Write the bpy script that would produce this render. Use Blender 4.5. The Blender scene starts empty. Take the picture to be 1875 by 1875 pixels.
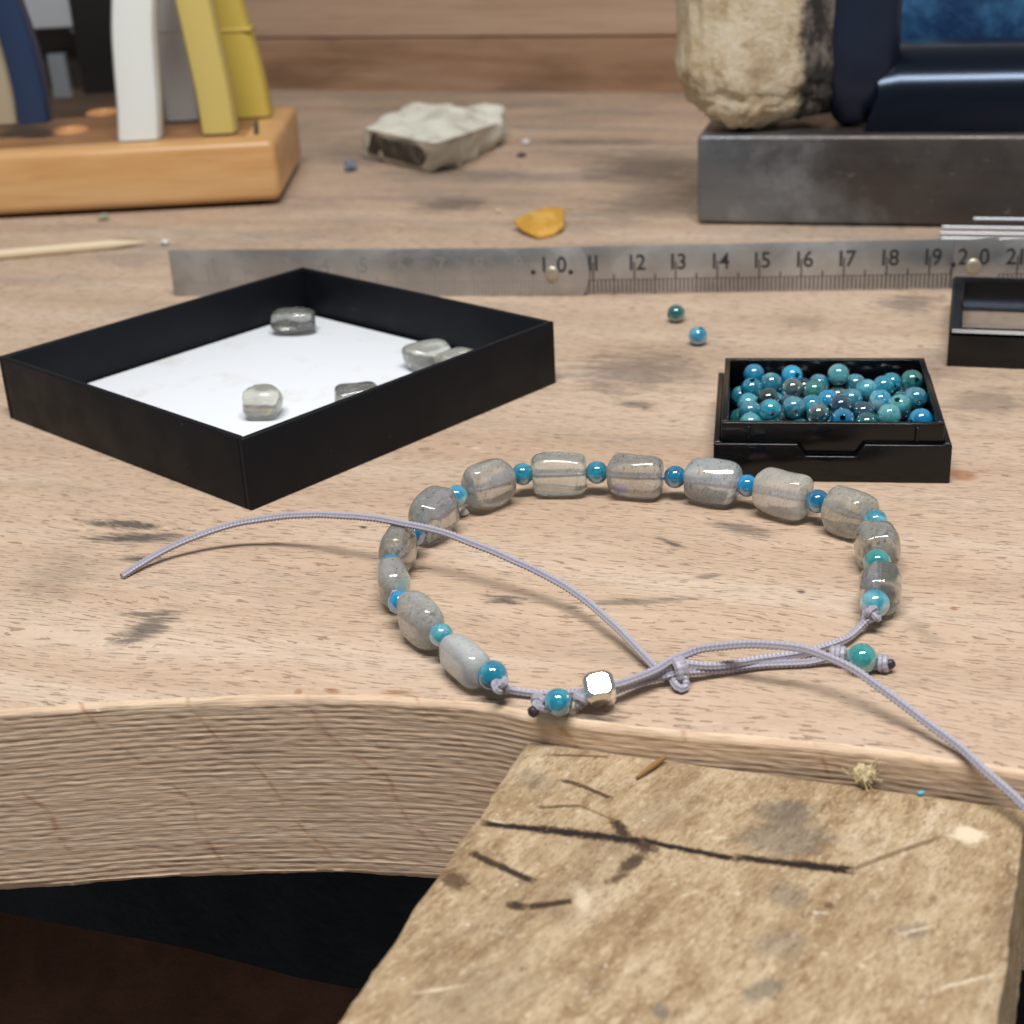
import bpy, bmesh, math, random
from mathutils import Vector, Matrix, noise
random.seed(7)
R = math.radians
S = 0.01                       # everything below is written in centimetres, built in metres

# ------------------------------------------------------------------ camera, world, lamps, exposure
PITCH, ROLL, CAMH, FPX, WPX = R(24.05), R(3.0), 10.44, 2800.0, 1875.0
sc = bpy.context.scene
col = sc.collection
_f = Vector((0, math.cos(PITCH), -math.sin(PITCH)))
_r = Vector((1, 0, 0))
_d = _f.cross(_r)
CR = _r * math.cos(ROLL) + _d * math.sin(ROLL)      # image right
CD = -_r * math.sin(ROLL) + _d * math.cos(ROLL)     # image down
cam = bpy.data.cameras.new('camera')
cam.sensor_width = 36.0
cam.lens = 36.0 * FPX / WPX
cam.clip_start = 0.005
cam.clip_end = 20.0
cam.dof.use_dof = True
cam.dof.focus_distance = 0.232
cam.dof.aperture_fstop = cam.lens / 1.5
camo = bpy.data.objects.new('camera', cam)
col.objects.link(camo)
M = Matrix((( CR.x, -CD.x, -_f.x, 0), (CR.y, -CD.y, -_f.y, 0), (CR.z, -CD.z, -_f.z, CAMH * S), (0, 0, 0, 1)))
camo.matrix_world = M
sc.camera = camo

world = bpy.data.worlds.new('World')
sc.world = world
world.use_nodes = True
bg = world.node_tree.nodes['Background']
bg.inputs['Color'].default_value = (0.90, 0.95, 1.0, 1)
bg.inputs['Strength'].default_value = 0.23

def area_light(name, loc, target, sx, sy, power, colour):
    l = bpy.data.lights.new(name, 'AREA')
    l.shape = 'RECTANGLE'
    l.size, l.size_y, l.energy, l.color = sx * S, sy * S, power, colour
    o = bpy.data.objects.new(name, l)
    col.objects.link(o)
    o.location = Vector(loc) * S
    o.rotation_euler = (Vector(target) - Vector(loc)).to_track_quat('-Z', 'Y').to_euler()
    return o
area_light('bench_lamp', (1.0, 3.5, 63.0), (1.5, 26.0, 0.0), 45.0, 11.2, 6.3, (1.0, 0.975, 0.945))

sc.view_settings.view_transform = 'Standard'
sc.view_settings.look = 'None'
sc.view_settings.exposure = 0.0
sc.view_settings.gamma = 1.0
sc.view_settings.use_curve_mapping = False
sc.cycles.max_bounces = 6
sc.cycles.diffuse_bounces = 2
sc.cycles.glossy_bounces = 3
sc.cycles.transmission_bounces = 6
sc.cycles.transparent_max_bounces = 8

# ------------------------------------------------------------------ layout helpers
def ray(px, py):
    return _f + CR * ((px - WPX / 2) / FPX) + CD * ((py - WPX / 2) / FPX)
def G(px, py, z=0.0):          # photo pixel -> point on the level plane z (cm)
    v = ray(px, py); t = (z - CAMH) / v.z
    return Vector((v.x * t, v.y * t, z))
def PY(px, py, Y):             # photo pixel -> point on the upright plane y = Y (cm)
    v = ray(px, py); t = Y / v.y
    return Vector((v.x * t, Y, CAMH + v.z * t))

# ------------------------------------------------------------------ object helpers
def tag(o, label=None, cat=None, group=None, kind=None):
    if label: o['label'] = label
    if cat: o['category'] = cat
    if group: o['group'] = group
    if kind: o['kind'] = kind
    return o
def thing(name, label, cat, base=(0, 0, 0), group=None, kind=None):
    o = bpy.data.objects.new(name, None)
    o.empty_display_size = 0.005
    col.objects.link(o)
    o.location = Vector(base) * S
    return tag(o, label, cat, group, kind)
def finish(me, smooth=True, angle=35):
    if smooth:
        for p in me.polygons: p.use_smooth = True
        me.set_sharp_from_angle(angle=R(angle))
def mesh_obj(name, verts, faces, mat, parent=None, base=None, bevel=0.0, seg=3, smooth=True, angle=35, mats=None, fm=None):
    """verts in world cm; with a parent they are stored relative to its base; without, relative to base"""
    if base is None:
        base = parent['_b'] if parent is not None and '_b' in parent else (0, 0, 0)
    if isinstance(mat, Mat): mat = mat.m
    b = Vector(base)
    me = bpy.data.meshes.new(name)
    me.from_pydata([(Vector(v) - b) * S for v in verts], [], faces)
    bm = bmesh.new(); bm.from_mesh(me)
    bmesh.ops.recalc_face_normals(bm, faces=bm.faces)
    if bevel:
        es = [e for e in bm.edges if len(e.link_faces) == 2 and e.calc_face_angle() > R(30)]
        bmesh.ops.bevel(bm, geom=es, offset=bevel * S, segments=seg, profile=0.5, affect='EDGES', clamp_overlap=True)
    bm.to_mesh(me); bm.free()
    if mats:
        for m in mats: me.materials.append(m)
    else:
        me.materials.append(mat)
    if fm:
        for p, k in zip(me.polygons, fm): p.material_index = k
    finish(me, smooth, angle)
    o = bpy.data.objects.new(name, me)
    col.objects.link(o)
    if parent is not None: o.parent = parent
    else: o.location = b * S
    return o
BASES = {}
def T(name, label, cat, base, group=None):
    o = thing(name, label, cat, base, group); o_base = tuple(base); BASES[o.name] = o_base
    return o
def part(t, name, geo, mat, **kw):
    return mesh_obj(name, geo[0], geo[1], mat, parent=t, base=BASES[t.name], **kw)
def sub(p, t, name, geo, mat, **kw):
    return mesh_obj(name, geo[0], geo[1], mat, parent=p, base=BASES[t.name], **kw)
def solo(name, geo, mat, base, label, cat, group=None, **kw):
    return tag(mesh_obj(name, geo[0], geo[1], mat, base=base, **kw), label, cat, group)

# ------------------------------------------------------------------ geometry
def frame(rot, origin):
    c, s = math.cos(rot), math.sin(rot)
    o = Vector(origin)
    return lambda x, y, z: Vector((o.x + c * x - s * y, o.y + s * x + c * y, o.z + z))
def gbox(F, x0, x1, y0, y1, z0, z1):
    v = [F(x, y, z) for z in (z0, z1) for y in (y0, y1) for x in (x0, x1)]
    return v, [(0, 1, 3, 2), (4, 6, 7, 5), (0, 4, 5, 1), (2, 3, 7, 6), (0, 2, 6, 4), (1, 5, 7, 3)]
ID = frame(0, (0, 0, 0))
def join(*gs):
    V, Fc = [], []
    for v, f in gs:
        n = len(V); V += list(v); Fc += [tuple(i + n for i in q) for q in f]
    return V, Fc
def prism_xz(F, pts, y0, y1):
    n = len(pts)
    v = [F(x, y0, z) for x, z in pts] + [F(x, y1, z) for x, z in pts]
    return v, [tuple(range(n)), tuple(range(2 * n - 1, n - 1, -1))] + [(i, (i + 1) % n, n + (i + 1) % n, n + i) for i in range(n)]
def prism_xy(F, pts, z0, z1):
    n = len(pts)
    v = [F(x, y, z0) for x, y in pts] + [F(x, y, z1) for x, y in pts]
    return v, [tuple(range(n)), tuple(range(2 * n - 1, n - 1, -1))] + [(i, (i + 1) % n, n + (i + 1) % n, n + i) for i in range(n)]
def spline(pts, ds):
    P = [Vector(p) for p in pts]
    P = [P[0] * 2 - P[1]] + P + [P[-1] * 2 - P[-2]]
    dense = []
    for i in range(1, len(P) - 2):
        a, b, c, d = P[i - 1:i + 3]
        m = max(4, int((c - b).length / ds * 2))
        for k in range(m):
            t = k / m
            dense.append(0.5 * ((2 * b) + (c - a) * t + (2 * a - 5 * b + 4 * c - d) * t * t + (3 * b - a - 3 * c + d) * t ** 3))
    dense.append(P[-2])
    out, acc = [dense[0]], 0.0
    for a, b in zip(dense, dense[1:]):
        L = (b - a).length
        while L > 1e-9 and acc + L >= ds:
            t = (ds - acc) / L
            a = a + (b - a) * t; out.append(a); L = (b - a).length; acc = 0.0
        acc += L
    out.append(dense[-1])
    return out
def tube(path, rad, nseg=24, braid=0.0, pitch=0.055, nth=3, taper=None):
    n = len(path)
    V, Fc = [], []
    tg = [(path[min(i + 1, n - 1)] - path[max(i - 1, 0)]).normalized() for i in range(n)]
    up = Vector((0, 0, 1)) if abs(tg[0].z) < 0.9 else Vector((1, 0, 0))
    a = tg[0].cross(up).normalized()
    s = 0.0
    for i in range(n):
        if i: s += (path[i] - path[i - 1]).length
        a = (a - tg[i] * a.dot(tg[i])).normalized()
        b = tg[i].cross(a)
        r0 = rad * (taper(i / (n - 1)) if taper else 1.0)
        for k in range(nseg):
            th = 2 * math.pi * k / nseg
            r = r0
            if braid:
                r *= 1 + braid * math.cos(nth * th + math.pi * s / pitch) * math.cos(nth * th - math.pi * s / pitch)
            V.append(path[i] + a * (r * math.cos(th)) + b * (r * math.sin(th)))
    for i in range(n - 1):
        for k in range(nseg):
            k2 = (k + 1) % nseg
            Fc.append((i * nseg + k, i * nseg + k2, (i + 1) * nseg + k2, (i + 1) * nseg + k))
    Fc.append(tuple(range(nseg - 1, -1, -1)))
    Fc.append(tuple((n - 1) * nseg + k for k in range(nseg)))
    return V, Fc
def ico(sub, rad, fn):
    bm = bmesh.new()
    bmesh.ops.create_icosphere(bm, subdivisions=sub, radius=1.0)
    bm.verts.ensure_lookup_table()
    v = [fn(x.co.copy()) * rad for x in bm.verts]
    f = [tuple(q.index for q in p.verts) for p in bm.faces]
    bm.free()
    return v, f
def basis(axis, up=Vector((0, 0, 1))):
    z = axis.normalized()
    x = up.cross(z)
    if x.length < 1e-4: x = Vector((1, 0, 0))
    x.normalize()
    return Matrix((x, z.cross(x), z)).transposed()    # columns: across, up-ish, along the axis
def place(geo, Mx, c):
    return [Mx @ v + Vector(c) for v in geo[0]], geo[1]
def drilled_bead(rad, hole, ns=28, nr=16):
    prof = []
    t0 = math.asin(hole / rad)
    for i in range(nr + 1):
        t = t0 + (math.pi - 2 * t0) * i / nr
        prof.append((rad * math.sin(t), rad * math.cos(t)))
    prof.append((hole, 0.0 - rad * math.cos(t0) * 0.5))
    prof.append((hole, rad * math.cos(t0) * 0.5))
    V, Fc = [], []
    n = len(prof)
    for r, z in prof:
        for k in range(ns):
            th = 2 * math.pi * k / ns
            V.append(Vector((r * math.cos(th), r * math.sin(th), z)))
    for i in range(n):
        j = (i + 1) % n
        for k in range(ns):
            k2 = (k + 1) % ns
            Fc.append((i * ns + k, i * ns + k2, j * ns + k2, j * ns + k))
    return V, Fc
def nugget(L, a, b, seed, e1=0.62, e2=0.8, lump=0.05, ns=36, nr=26):
    """tumbled barrel: superquadric along z with soft lumps and a few worn flats"""
    rr = random.Random(seed)
    off = Vector((rr.uniform(-50, 50), rr.uniform(-50, 50), rr.uniform(-50, 50)))
    flats = []
    for _ in range(5):
        d = Vector((rr.uniform(-1, 1), rr.uniform(-1, 1), rr.uniform(-.3, .3))).normalized()
        flats.append((d, rr.uniform(0.95, 1.06)))
    def sp(x, e): return math.copysign(abs(x) ** e, x)
    V, Fc = [], []
    for i in range(nr + 1):
        ph = -math.pi / 2 + math.pi * i / nr
        for k in range(ns):
            th = 2 * math.pi * k / ns
            u = Vector((sp(math.cos(ph), e1) * sp(math.cos(th), e2), sp(math.cos(ph), e1) * sp(math.sin(th), e2), sp(math.sin(ph), e1)))
            u *= 1 + lump * noise.noise(u * 1.1 + off) * 2
            for d, h in flats:
                q = u.dot(d) - h
                if q > 0: u -= d * (q * 0.75)
            V.append(Vector((u.x * a, u.y * b, u.z * L)))
            if i in (0, nr): break
    Fc += [(0, 1 + (k + 1) % ns, 1 + k) for k in range(ns)]
    st = lambda i: 1 + (i - 1) * ns
    for i in range(1, nr - 1):
        for k in range(ns):
            k2 = (k + 1) % ns
            Fc.append((st(i) + k, st(i) + k2, st(i + 1) + k2, st(i + 1) + k))
    last = len(V) - 1
    Fc += [(st(nr - 1) + k, st(nr - 1) + (k + 1) % ns, last) for k in range(ns)]
    return V, Fc
def lathe(prof, c, ns=24):
    V, Fc = [], []
    for r, z in prof:
        for k in range(ns):
            th = 2 * math.pi * k / ns
            V.append(Vector((c[0] + r * math.cos(th), c[1] + r * math.sin(th), c[2] + z)))
    for i in range(len(prof) - 1):
        for k in range(ns):
            k2 = (k + 1) % ns
            Fc.append((i * ns + k, i * ns + k2, (i + 1) * ns + k2, (i + 1) * ns + k))
    Fc.append(tuple(range(ns - 1, -1, -1)))
    Fc.append(tuple((len(prof) - 1) * ns + k for k in range(ns)))
    return V, Fc

# ------------------------------------------------------------------ node helpers
class Mat:
    def __init__(s, name):
        s.m = bpy.data.materials.new(name); s.m.use_nodes = True
        s.nt = s.m.node_tree
        s.p = s.nt.nodes['Principled BSDF']
        s._tc = None
    def n(s, t, props=None, **inp):
        nd = s.nt.nodes.new(t)
        for k, v in (props or {}).items(): setattr(nd, k, v)
        for k, v in inp.items(): s.put(nd.inputs[k.replace('_', ' ')], v)
        return nd
    def put(s, sock, v):
        if isinstance(v, bpy.types.NodeSocket): s.nt.links.new(v, sock)
        elif isinstance(v, (tuple, list)) and len(v) == 3 and sock.type == 'RGBA': sock.default_value = (*v, 1)
        else: sock.default_value = v
    def set(s, **kw):
        for k, v in kw.items(): s.put(s.p.inputs[k.replace('_', ' ')], v)
        return s
    def cm(s, rot=0.0, off=(0, 0, 0)):
        tc = s.n('ShaderNodeTexCoord')
        mp = s.n('ShaderNodeMapping', {'vector_type': 'POINT'})
        mp.inputs['Scale'].default_value = (100, 100, 100)
        mp.inputs['Rotation'].default_value = rot if isinstance(rot, tuple) else (0, 0, rot)
        mp.inputs['Location'].default_value = off
        s.nt.links.new(tc.outputs['Object'], mp.inputs['Vector'])
        return mp.outputs['Vector']
    def sc(s, vec, x, y, z):
        mp = s.n('ShaderNodeMapping', {'vector_type': 'POINT'})
        mp.inputs['Scale'].default_value = (x, y, z)
        s.nt.links.new(vec, mp.inputs['Vector'])
        return mp.outputs['Vector']
    def noise(s, vec, scale, detail=4, rough=0.55, dist=0.0, w=None):
        nd = s.n('ShaderNodeTexNoise', {'noise_dimensions': '4D' if w is not None else '3D'}, Vector=vec, Scale=scale, Detail=detail, Roughness=rough, Distortion=dist)
        if w is not None: s.put(nd.inputs['W'], w)
        return nd.outputs[0]
    def ramp(s, fac, *stops):
        nd = s.n('ShaderNodeValToRGB')
        s.nt.links.new(fac, nd.inputs[0])
        el = nd.color_ramp.elements
        while len(el) < len(stops): el.new(0.5)
        for e, (p, c) in zip(el, stops):
            e.position = p; e.color = (*c, 1) if len(c) == 3 else c
        return nd.outputs[0]
    def mr(s, v, a, b, c=0.0, d=1.0, smooth=True):
        nd = s.n('ShaderNodeMapRange', {'interpolation_type': 'SMOOTHSTEP' if smooth else 'LINEAR'})
        for i, x in enumerate((v, a, b, c, d)): s.put(nd.inputs[i], x)
        return nd.outputs[0]
    def ma(s, op, a, b=0.0):
        nd = s.n('ShaderNodeMath', {'operation': op})
        s.put(nd.inputs[0], a); s.put(nd.inputs[1], b)
        return nd.outputs[0]
    def mix(s, fac, a, b, blend='MIX'):
        nd = s.n('ShaderNodeMix', {'data_type': 'RGBA', 'blend_type': blend})
        s.put(nd.inputs[0], fac); s.put(nd.inputs[6], a); s.put(nd.inputs[7], b)
        return nd.outputs[2]
    def bump(s, h, strength=0.5, dist=0.0005, normal=None):
        nd = s.n('ShaderNodeBump', Strength=strength, Distance=dist, Height=h)
        if normal is not None: s.put(nd.inputs['Normal'], normal)
        return nd.outputs[0]
    def spot(s, vec, x, y, hx, hy, rot, nz, amp=0.8, lo=1.15, hi=0.45, square=False):
        """soft broken ellipse centred at x, y (cm), half sizes hx, hy"""
        key = round(math.degrees(rot) / 8) * 8
        if not hasattr(s, '_rc'): s._rc = {}
        if key not in s._rc: s._rc[key] = s.cm(rot=-R(key))
        c_, s_ = math.cos(R(key)), math.sin(R(key))
        X, Y = c_ * x + s_ * y, -s_ * x + c_ * y
        mp = s.n('ShaderNodeVectorMath', {'operation': 'MULTIPLY_ADD'})
        mp.inputs[1].default_value = (1 / hx, 1 / hy, 0)
        mp.inputs[2].default_value = (-X / hx, -Y / hy, 0)
        s.nt.links.new(s._rc[key], mp.inputs[0])
        ln = s.n('ShaderNodeVectorMath', {'operation': 'LENGTH'})
        s.nt.links.new(mp.outputs[0], ln.inputs[0])
        dist = ln.outputs['Value']
        if square:
            ab = s.n('ShaderNodeVectorMath', {'operation': 'ABSOLUTE'}); s.nt.links.new(mp.outputs[0], ab.inputs[0])
            sx = s.n('ShaderNodeSeparateXYZ'); s.nt.links.new(ab.outputs[0], sx.inputs[0])
            dist = s.ma('MAXIMUM', s.ma('POWER', sx.outputs[0], 3.0), sx.outputs[1])
        if not hasattr(s, '_na'): s._na = {}
        kk = (nz.as_pointer(), amp)
        if kk not in s._na: s._na[kk] = s.ma('MULTIPLY', s.ma('SUBTRACT', nz, 0.5), amp * 2)
        d = s.ma('ADD', dist, s._na[kk])
        return s.mr(d, hi, lo, 1.0, 0.0)
def plain(name, colour, rough=0.5, metal=0.0, spec=0.5, coat=0.0):
    m = Mat(name)
    m.set(Base_Color=colour, Roughness=rough, Metallic=metal, Specular_IOR_Level=spec, Coat_Weight=coat)
    return m

# ------------------------------------------------------------------ materials: wood
TH = R(-17.5)                  # the bench runs this way
def px_spot(p, a, b, hy, z=0.0):
    """stroke between two photo pixels -> centre, half length, half width, angle on the plane z"""
    A, B = G(*a, z), G(*b, z); d = B - A
    return ((A + B) / 2, d.length / 2, hy, math.atan2(d.y, d.x))
def beech_top():
    m = Mat('beech_top')
    v = m.cm()
    u = m.cm(rot=-TH)
    wob = m.noise(m.sc(u, .12, .5, .5), 1.0, 2)
    uw = m.n('ShaderNodeVectorMath', {'operation': 'ADD'})
    m.put(uw.inputs[0], u)
    cmb = m.n('ShaderNodeCombineXYZ'); m.put(cmb.inputs[1], m.ma('MULTIPLY', wob, 1.6)); m.put(uw.inputs[1], cmb.outputs[0])
    w = uw.outputs[0]
    broad = m.noise(m.sc(w, .10, .75, .75), 1.0, 3)
    c = m.ramp(broad, (.3, (.455, .325, .23)), (.52, (.525, .39, .285)), (.72, (.585, .465, .36)))
    fine = m.noise(m.sc(w, .9, 14, 14), 1.0, 5, .65)
    c = m.mix(m.mr(fine, .38, .66, 0, .45), c, (.40, .285, .205))
    c = m.mix(m.mr(m.noise(m.sc(w, 1.6, 22, 22), 1.0, 3), .55, .75, 0, .5), c, (.70, .57, .44))
    por = m.noise(m.sc(w, 3.0, 28, 28), 1.0, 2, .5)
    pore = m.mr(por, .605, .665)
    c = m.mix(m.ma('MULTIPLY', pore, .62), c, (.25, .145, .085))
    por2 = m.noise(m.sc(w, 5.0, 42, 42), 1.0, 3, .65)
    c = m.mix(m.mr(por2, .59, .67, 0, .5), c, (.27, .195, .14))
    fl = m.n('ShaderNodeTexVoronoi', {'feature': 'F1'}, Vector=m.sc(w, 1.1, 4.2, 4.2), Scale=1.0, Randomness=1.0).outputs[0]
    c = m.mix(m.mr(fl, .10, .0, 0, .5), c, (.36, .15, .06))
    # worn-in grime: patchy, breaks up along the grain, heavier toward the back of the bench
    sep = m.n('ShaderNodeSeparateXYZ'); m.put(sep.inputs[0], u)
    far = m.mr(sep.outputs[1], 22, 46, -.02, .13)
    gr = m.noise(m.sc(w, .16, .5, .5), 1.0, 5, .62)
    g1 = m.mr(m.ma('ADD', gr, far), .54, .78, 0, .52)
    g1 = m.ma('MULTIPLY', g1, m.mr(fine, .28, .60, .45, 1))
    c = m.mix(g1, c, (.20, .175, .16))
    sm = m.noise(m.sc(w, .9, 5, 5), 1.0, 4, .7)
    c = m.mix(m.ma('MULTIPLY', m.mr(sm, .63, .74), m.mr(gr, .46, .6, .05, .8)), c, (.07, .06, .05))
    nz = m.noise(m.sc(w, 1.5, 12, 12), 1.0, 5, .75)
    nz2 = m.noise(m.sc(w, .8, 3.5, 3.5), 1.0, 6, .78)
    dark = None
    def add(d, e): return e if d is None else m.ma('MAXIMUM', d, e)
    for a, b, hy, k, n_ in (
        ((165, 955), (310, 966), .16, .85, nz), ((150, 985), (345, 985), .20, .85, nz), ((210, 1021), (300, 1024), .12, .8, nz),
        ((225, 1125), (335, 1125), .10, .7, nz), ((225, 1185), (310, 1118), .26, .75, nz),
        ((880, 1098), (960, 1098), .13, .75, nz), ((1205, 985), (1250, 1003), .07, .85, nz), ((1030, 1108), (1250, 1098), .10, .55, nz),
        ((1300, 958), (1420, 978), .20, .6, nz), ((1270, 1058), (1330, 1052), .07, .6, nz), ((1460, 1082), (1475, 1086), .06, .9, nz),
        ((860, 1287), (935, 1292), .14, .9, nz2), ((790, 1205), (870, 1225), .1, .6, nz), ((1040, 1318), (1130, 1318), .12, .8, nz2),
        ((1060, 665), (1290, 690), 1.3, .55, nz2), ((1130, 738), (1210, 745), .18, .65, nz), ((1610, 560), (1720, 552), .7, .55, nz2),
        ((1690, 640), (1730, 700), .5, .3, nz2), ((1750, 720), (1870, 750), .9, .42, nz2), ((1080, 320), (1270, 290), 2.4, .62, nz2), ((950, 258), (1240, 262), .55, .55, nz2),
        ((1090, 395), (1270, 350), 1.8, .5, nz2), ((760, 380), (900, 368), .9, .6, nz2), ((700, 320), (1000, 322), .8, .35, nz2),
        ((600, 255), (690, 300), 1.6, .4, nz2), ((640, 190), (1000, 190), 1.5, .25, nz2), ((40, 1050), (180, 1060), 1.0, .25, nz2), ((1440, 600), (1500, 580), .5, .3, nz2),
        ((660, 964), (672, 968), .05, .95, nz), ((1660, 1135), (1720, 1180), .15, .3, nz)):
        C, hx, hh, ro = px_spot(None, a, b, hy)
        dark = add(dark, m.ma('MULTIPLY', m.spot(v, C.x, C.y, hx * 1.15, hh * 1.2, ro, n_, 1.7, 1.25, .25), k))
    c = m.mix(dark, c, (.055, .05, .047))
    rust = None
    for a, b, hy in (((540, 1262), (552, 1268), .07), ((590, 1262), (625, 1266), .06), ((1740, 1110), (1752, 1118), .06), ((690, 1264), (760, 1268), .05), ((1560, 830), (1610, 850), .3), ((1735, 860), (1790, 880), .25), ((880, 850), (930, 870), .25)):
        C, hx, hh, ro = px_spot(None, a, b, hy)
        rust = add(rust, m.ma('MULTIPLY', m.spot(v, C.x, C.y, hx, hh, ro, nz, .8), .7))
    c = m.mix(rust, c, (.30, .12, .05))
    h = m.ma('SUBTRACT', m.ma('MULTIPLY', fine, .5), m.ma('MULTIPLY', pore, .9))
    nrm = m.bump(h, .7, .0006)
    m.set(Base_Color=c, Roughness=.62, Specular_IOR_Level=.35, Normal=nrm)
    return m.m
def beech_edge():
    m = Mat('beech_edge')
    u = m.cm(rot=-TH)
    f1 = m.noise(m.sc(u, .22, .22, 20), 1.0, 5, .62, .1)
    c = m.ramp(f1, (.3, (.60, .42, .28)), (.5, (.69, .51, .355)), (.72, (.76, .595, .44)))
    f2 = m.noise(m.sc(u, 2.2, 2.2, 30), 1.0, 3, .6, .3)
    c = m.mix(m.mr(f2, .5, .7, 0, .4), c, (.36, .22, .13))
    sp = m.n('ShaderNodeSeparateXYZ'); m.put(sp.inputs[0], u)
    t_ = m.ma('ADD', m.ma('MULTIPLY', sp.outputs[0], .62), m.ma('MULTIPLY', sp.outputs[2], .36))
    t_ = m.ma('ADD', t_, m.ma('MULTIPLY', m.noise(m.sc(u, .35, .1, .5), 1.0, 2), .9))
    ring = m.mr(m.ma('ABSOLUTE', m.ma('SUBTRACT', m.ma('FRACT', t_), .5)), .0, .045, 1, 0)
    ring = m.ma('MULTIPLY', ring, m.mr(m.noise(m.sc(u, 2, 2, 3), 1.0, 4, .7), .42, .62, 0, 1))
    c = m.mix(m.ma('MULTIPLY', ring, .5), c, (.34, .13, .045))
    gr = m.noise(m.sc(u, .35, .35, .9), 1.0, 4, .6)
    c = m.mix(m.mr(gr, .52, .78, 0, .3), c, (.28, .19, .13))
    nrm = m.bump(m.ma('ADD', f2, m.ma('MULTIPLY', f1, .6)), .28, .0005)
    m.set(Base_Color=c, Roughness=.75, Specular_IOR_Level=.25, Normal=nrm)
    return m.m
def board(name, c0, c1, c2, stain=0.0):
    m = Mat(name)
    u = m.cm(rot=-TH)
    a = m.noise(m.sc(u, .07, .5, 1.1), 1.0, 4, .6, .5)
    c = m.ramp(a, (.3, c0), (.5, c1), (.7, c2))
    b = m.noise(m.sc(u, .3, 3, 7), 1.0, 4, .6)
    c = m.mix(m.mr(b, .45, .75, 0, .4), c, tuple(x * .62 for x in c0))
    if stain:
        g = m.noise(m.sc(u, .12, .3, .45), 1.0, 4, .6)
        c = m.mix(m.mr(g, .48, .7, 0, stain), c, tuple(x * .45 for x in c0))
    m.set(Base_Color=c, Roughness=.6, Specular_IOR_Level=.3)
    return m.m
def pin_wood():
    m = Mat('old_pin_wood')
    v = m.cm()
    u = m.cm(rot=R(-52))
    f0 = m.noise(m.sc(u, .7, 1.6, 1.6), 1.0, 6, .74, .4)
    c = m.ramp(f0, (.30, (.23, .15, .08)), (.46, (.385, .275, .16)), (.58, (.49, .37, .235)), (.74, (.63, .515, .375)))
    f1 = m.noise(m.sc(u, 3.2, 8, 8), 1.0, 6, .78)
    c = m.mix(m.mr(f1, .50, .66, 0, .75), c, (.20, .115, .055))
    c = m.mix(m.mr(f1, .46, .32, 0, .6), c, (.68, .55, .39))
    f4 = m.noise(m.sc(u, 9, 26, 26), 1.0, 4, .75)
    c = m.mix(m.mr(f4, .52, .66, 0, .65), c, (.20, .12, .06))
    c = m.mix(m.mr(f4, .45, .33, 0, .5), c, (.72, .60, .44))
    f2 = m.noise(v, .55, 4, .62)
    c = m.mix(m.mr(f2, .52, .72, 0, .45), c, (.22, .165, .11))
    f3 = m.noise(v, 5.0, 5, .7)
    c = m.mix(m.ma('MULTIPLY', m.mr(f3, .60, .72), m.mr(f2, .40, .6, .1, .8)), c, (.11, .10, .095))
    c = m.mix(m.mr(m.noise(v, 9.0, 3, .6), .66, .74, 0, .55), c, (.78, .72, .62))
    nz = m.noise(v, 5.5, 4, .7)
    Z = -.42
    nzb = m.noise(v, 14.0, 4, .75)
    def add(d, e): return e if d is None else m.ma('MAXIMUM', d, e)
    # burnt saw line and torch marks
    burn = None
    for a, b, hy, k in (
        ((885, 1508), (1010, 1520), .055, 1), ((990, 1517), (1180, 1543), .075, 1), ((1170, 1540), (1345, 1570), .05, 1), ((1350, 1566), (1555, 1598), .06, 1), ((1450, 1580), (1555, 1594), .075, 1),
        ((1125, 1502), (1150, 1535), .06, .9), ((1165, 1538), (1195, 1555), .09, .9), ((1140, 1595), (1175, 1565), .07, .8), ((1115, 1615), (1145, 1600), .04, .7),
        ((865, 1560), (925, 1592), .05, .9), ((915, 1585), (975, 1612), .05, .95), ((818, 1600), (845, 1622), .10, .7),
        ((930, 1656), (962, 1660), .055, .9), ((970, 1660), (1045, 1650), .05, .9),
        ((1030, 1430), (1060, 1435), .03, .8), ((1058, 1436), (1118, 1460), .035, .8), ((985, 1478), (1060, 1476), .03, .65), ((1060, 1476), (1125, 1500), .02, .4),
        ((1565, 1592), (1720, 1530), .035, .45), ((1010, 1382), (1110, 1386), .025, .6), ((1510, 1655), (1525, 1660), .04, .5)):
        C, hx, hh, ro = px_spot(None, a, b, hy, Z)
        burn = add(burn, m.ma('MULTIPLY', m.spot(v, C.x, C.y, hx * (1.04 if hx > .22 else 1.3), hh * (1.0 if hx > .22 else 1.35), ro, nzb, 1.15, 1.3, .4, hx > .22), k))
    c = m.mix(m.ma('MULTIPLY', m.mr(burn, .0, .45), .35), c, (.34, .15, .05))
    c = m.mix(burn, c, (.022, .017, .015))
    soot = None
    for a, b, hy, k in (((1380, 1480), (1500, 1500), .35, .55), ((1340, 1530), (1540, 1540), .40, .5), ((1360, 1835), (1440, 1790), .16, .55), ((1640, 1710), (1700, 1700), .2, .4),
                        ((1400, 1640), (1480, 1640), .3, .4), ((950, 1440), (1010, 1420), .3, .35), ((1200, 1830), (1220, 1870), .10, .6), ((1460, 1760), (1400, 1700), .35, .35)):
        C, hx, hh, ro = px_spot(None, a, b, hy, Z)
        soot = add(soot, m.ma('MULTIPLY', m.spot(v, C.x, C.y, hx, hh, ro, nz, .8), k))
    c = m.mix(soot, c, (.10, .095, .09))
    scr = None
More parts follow.
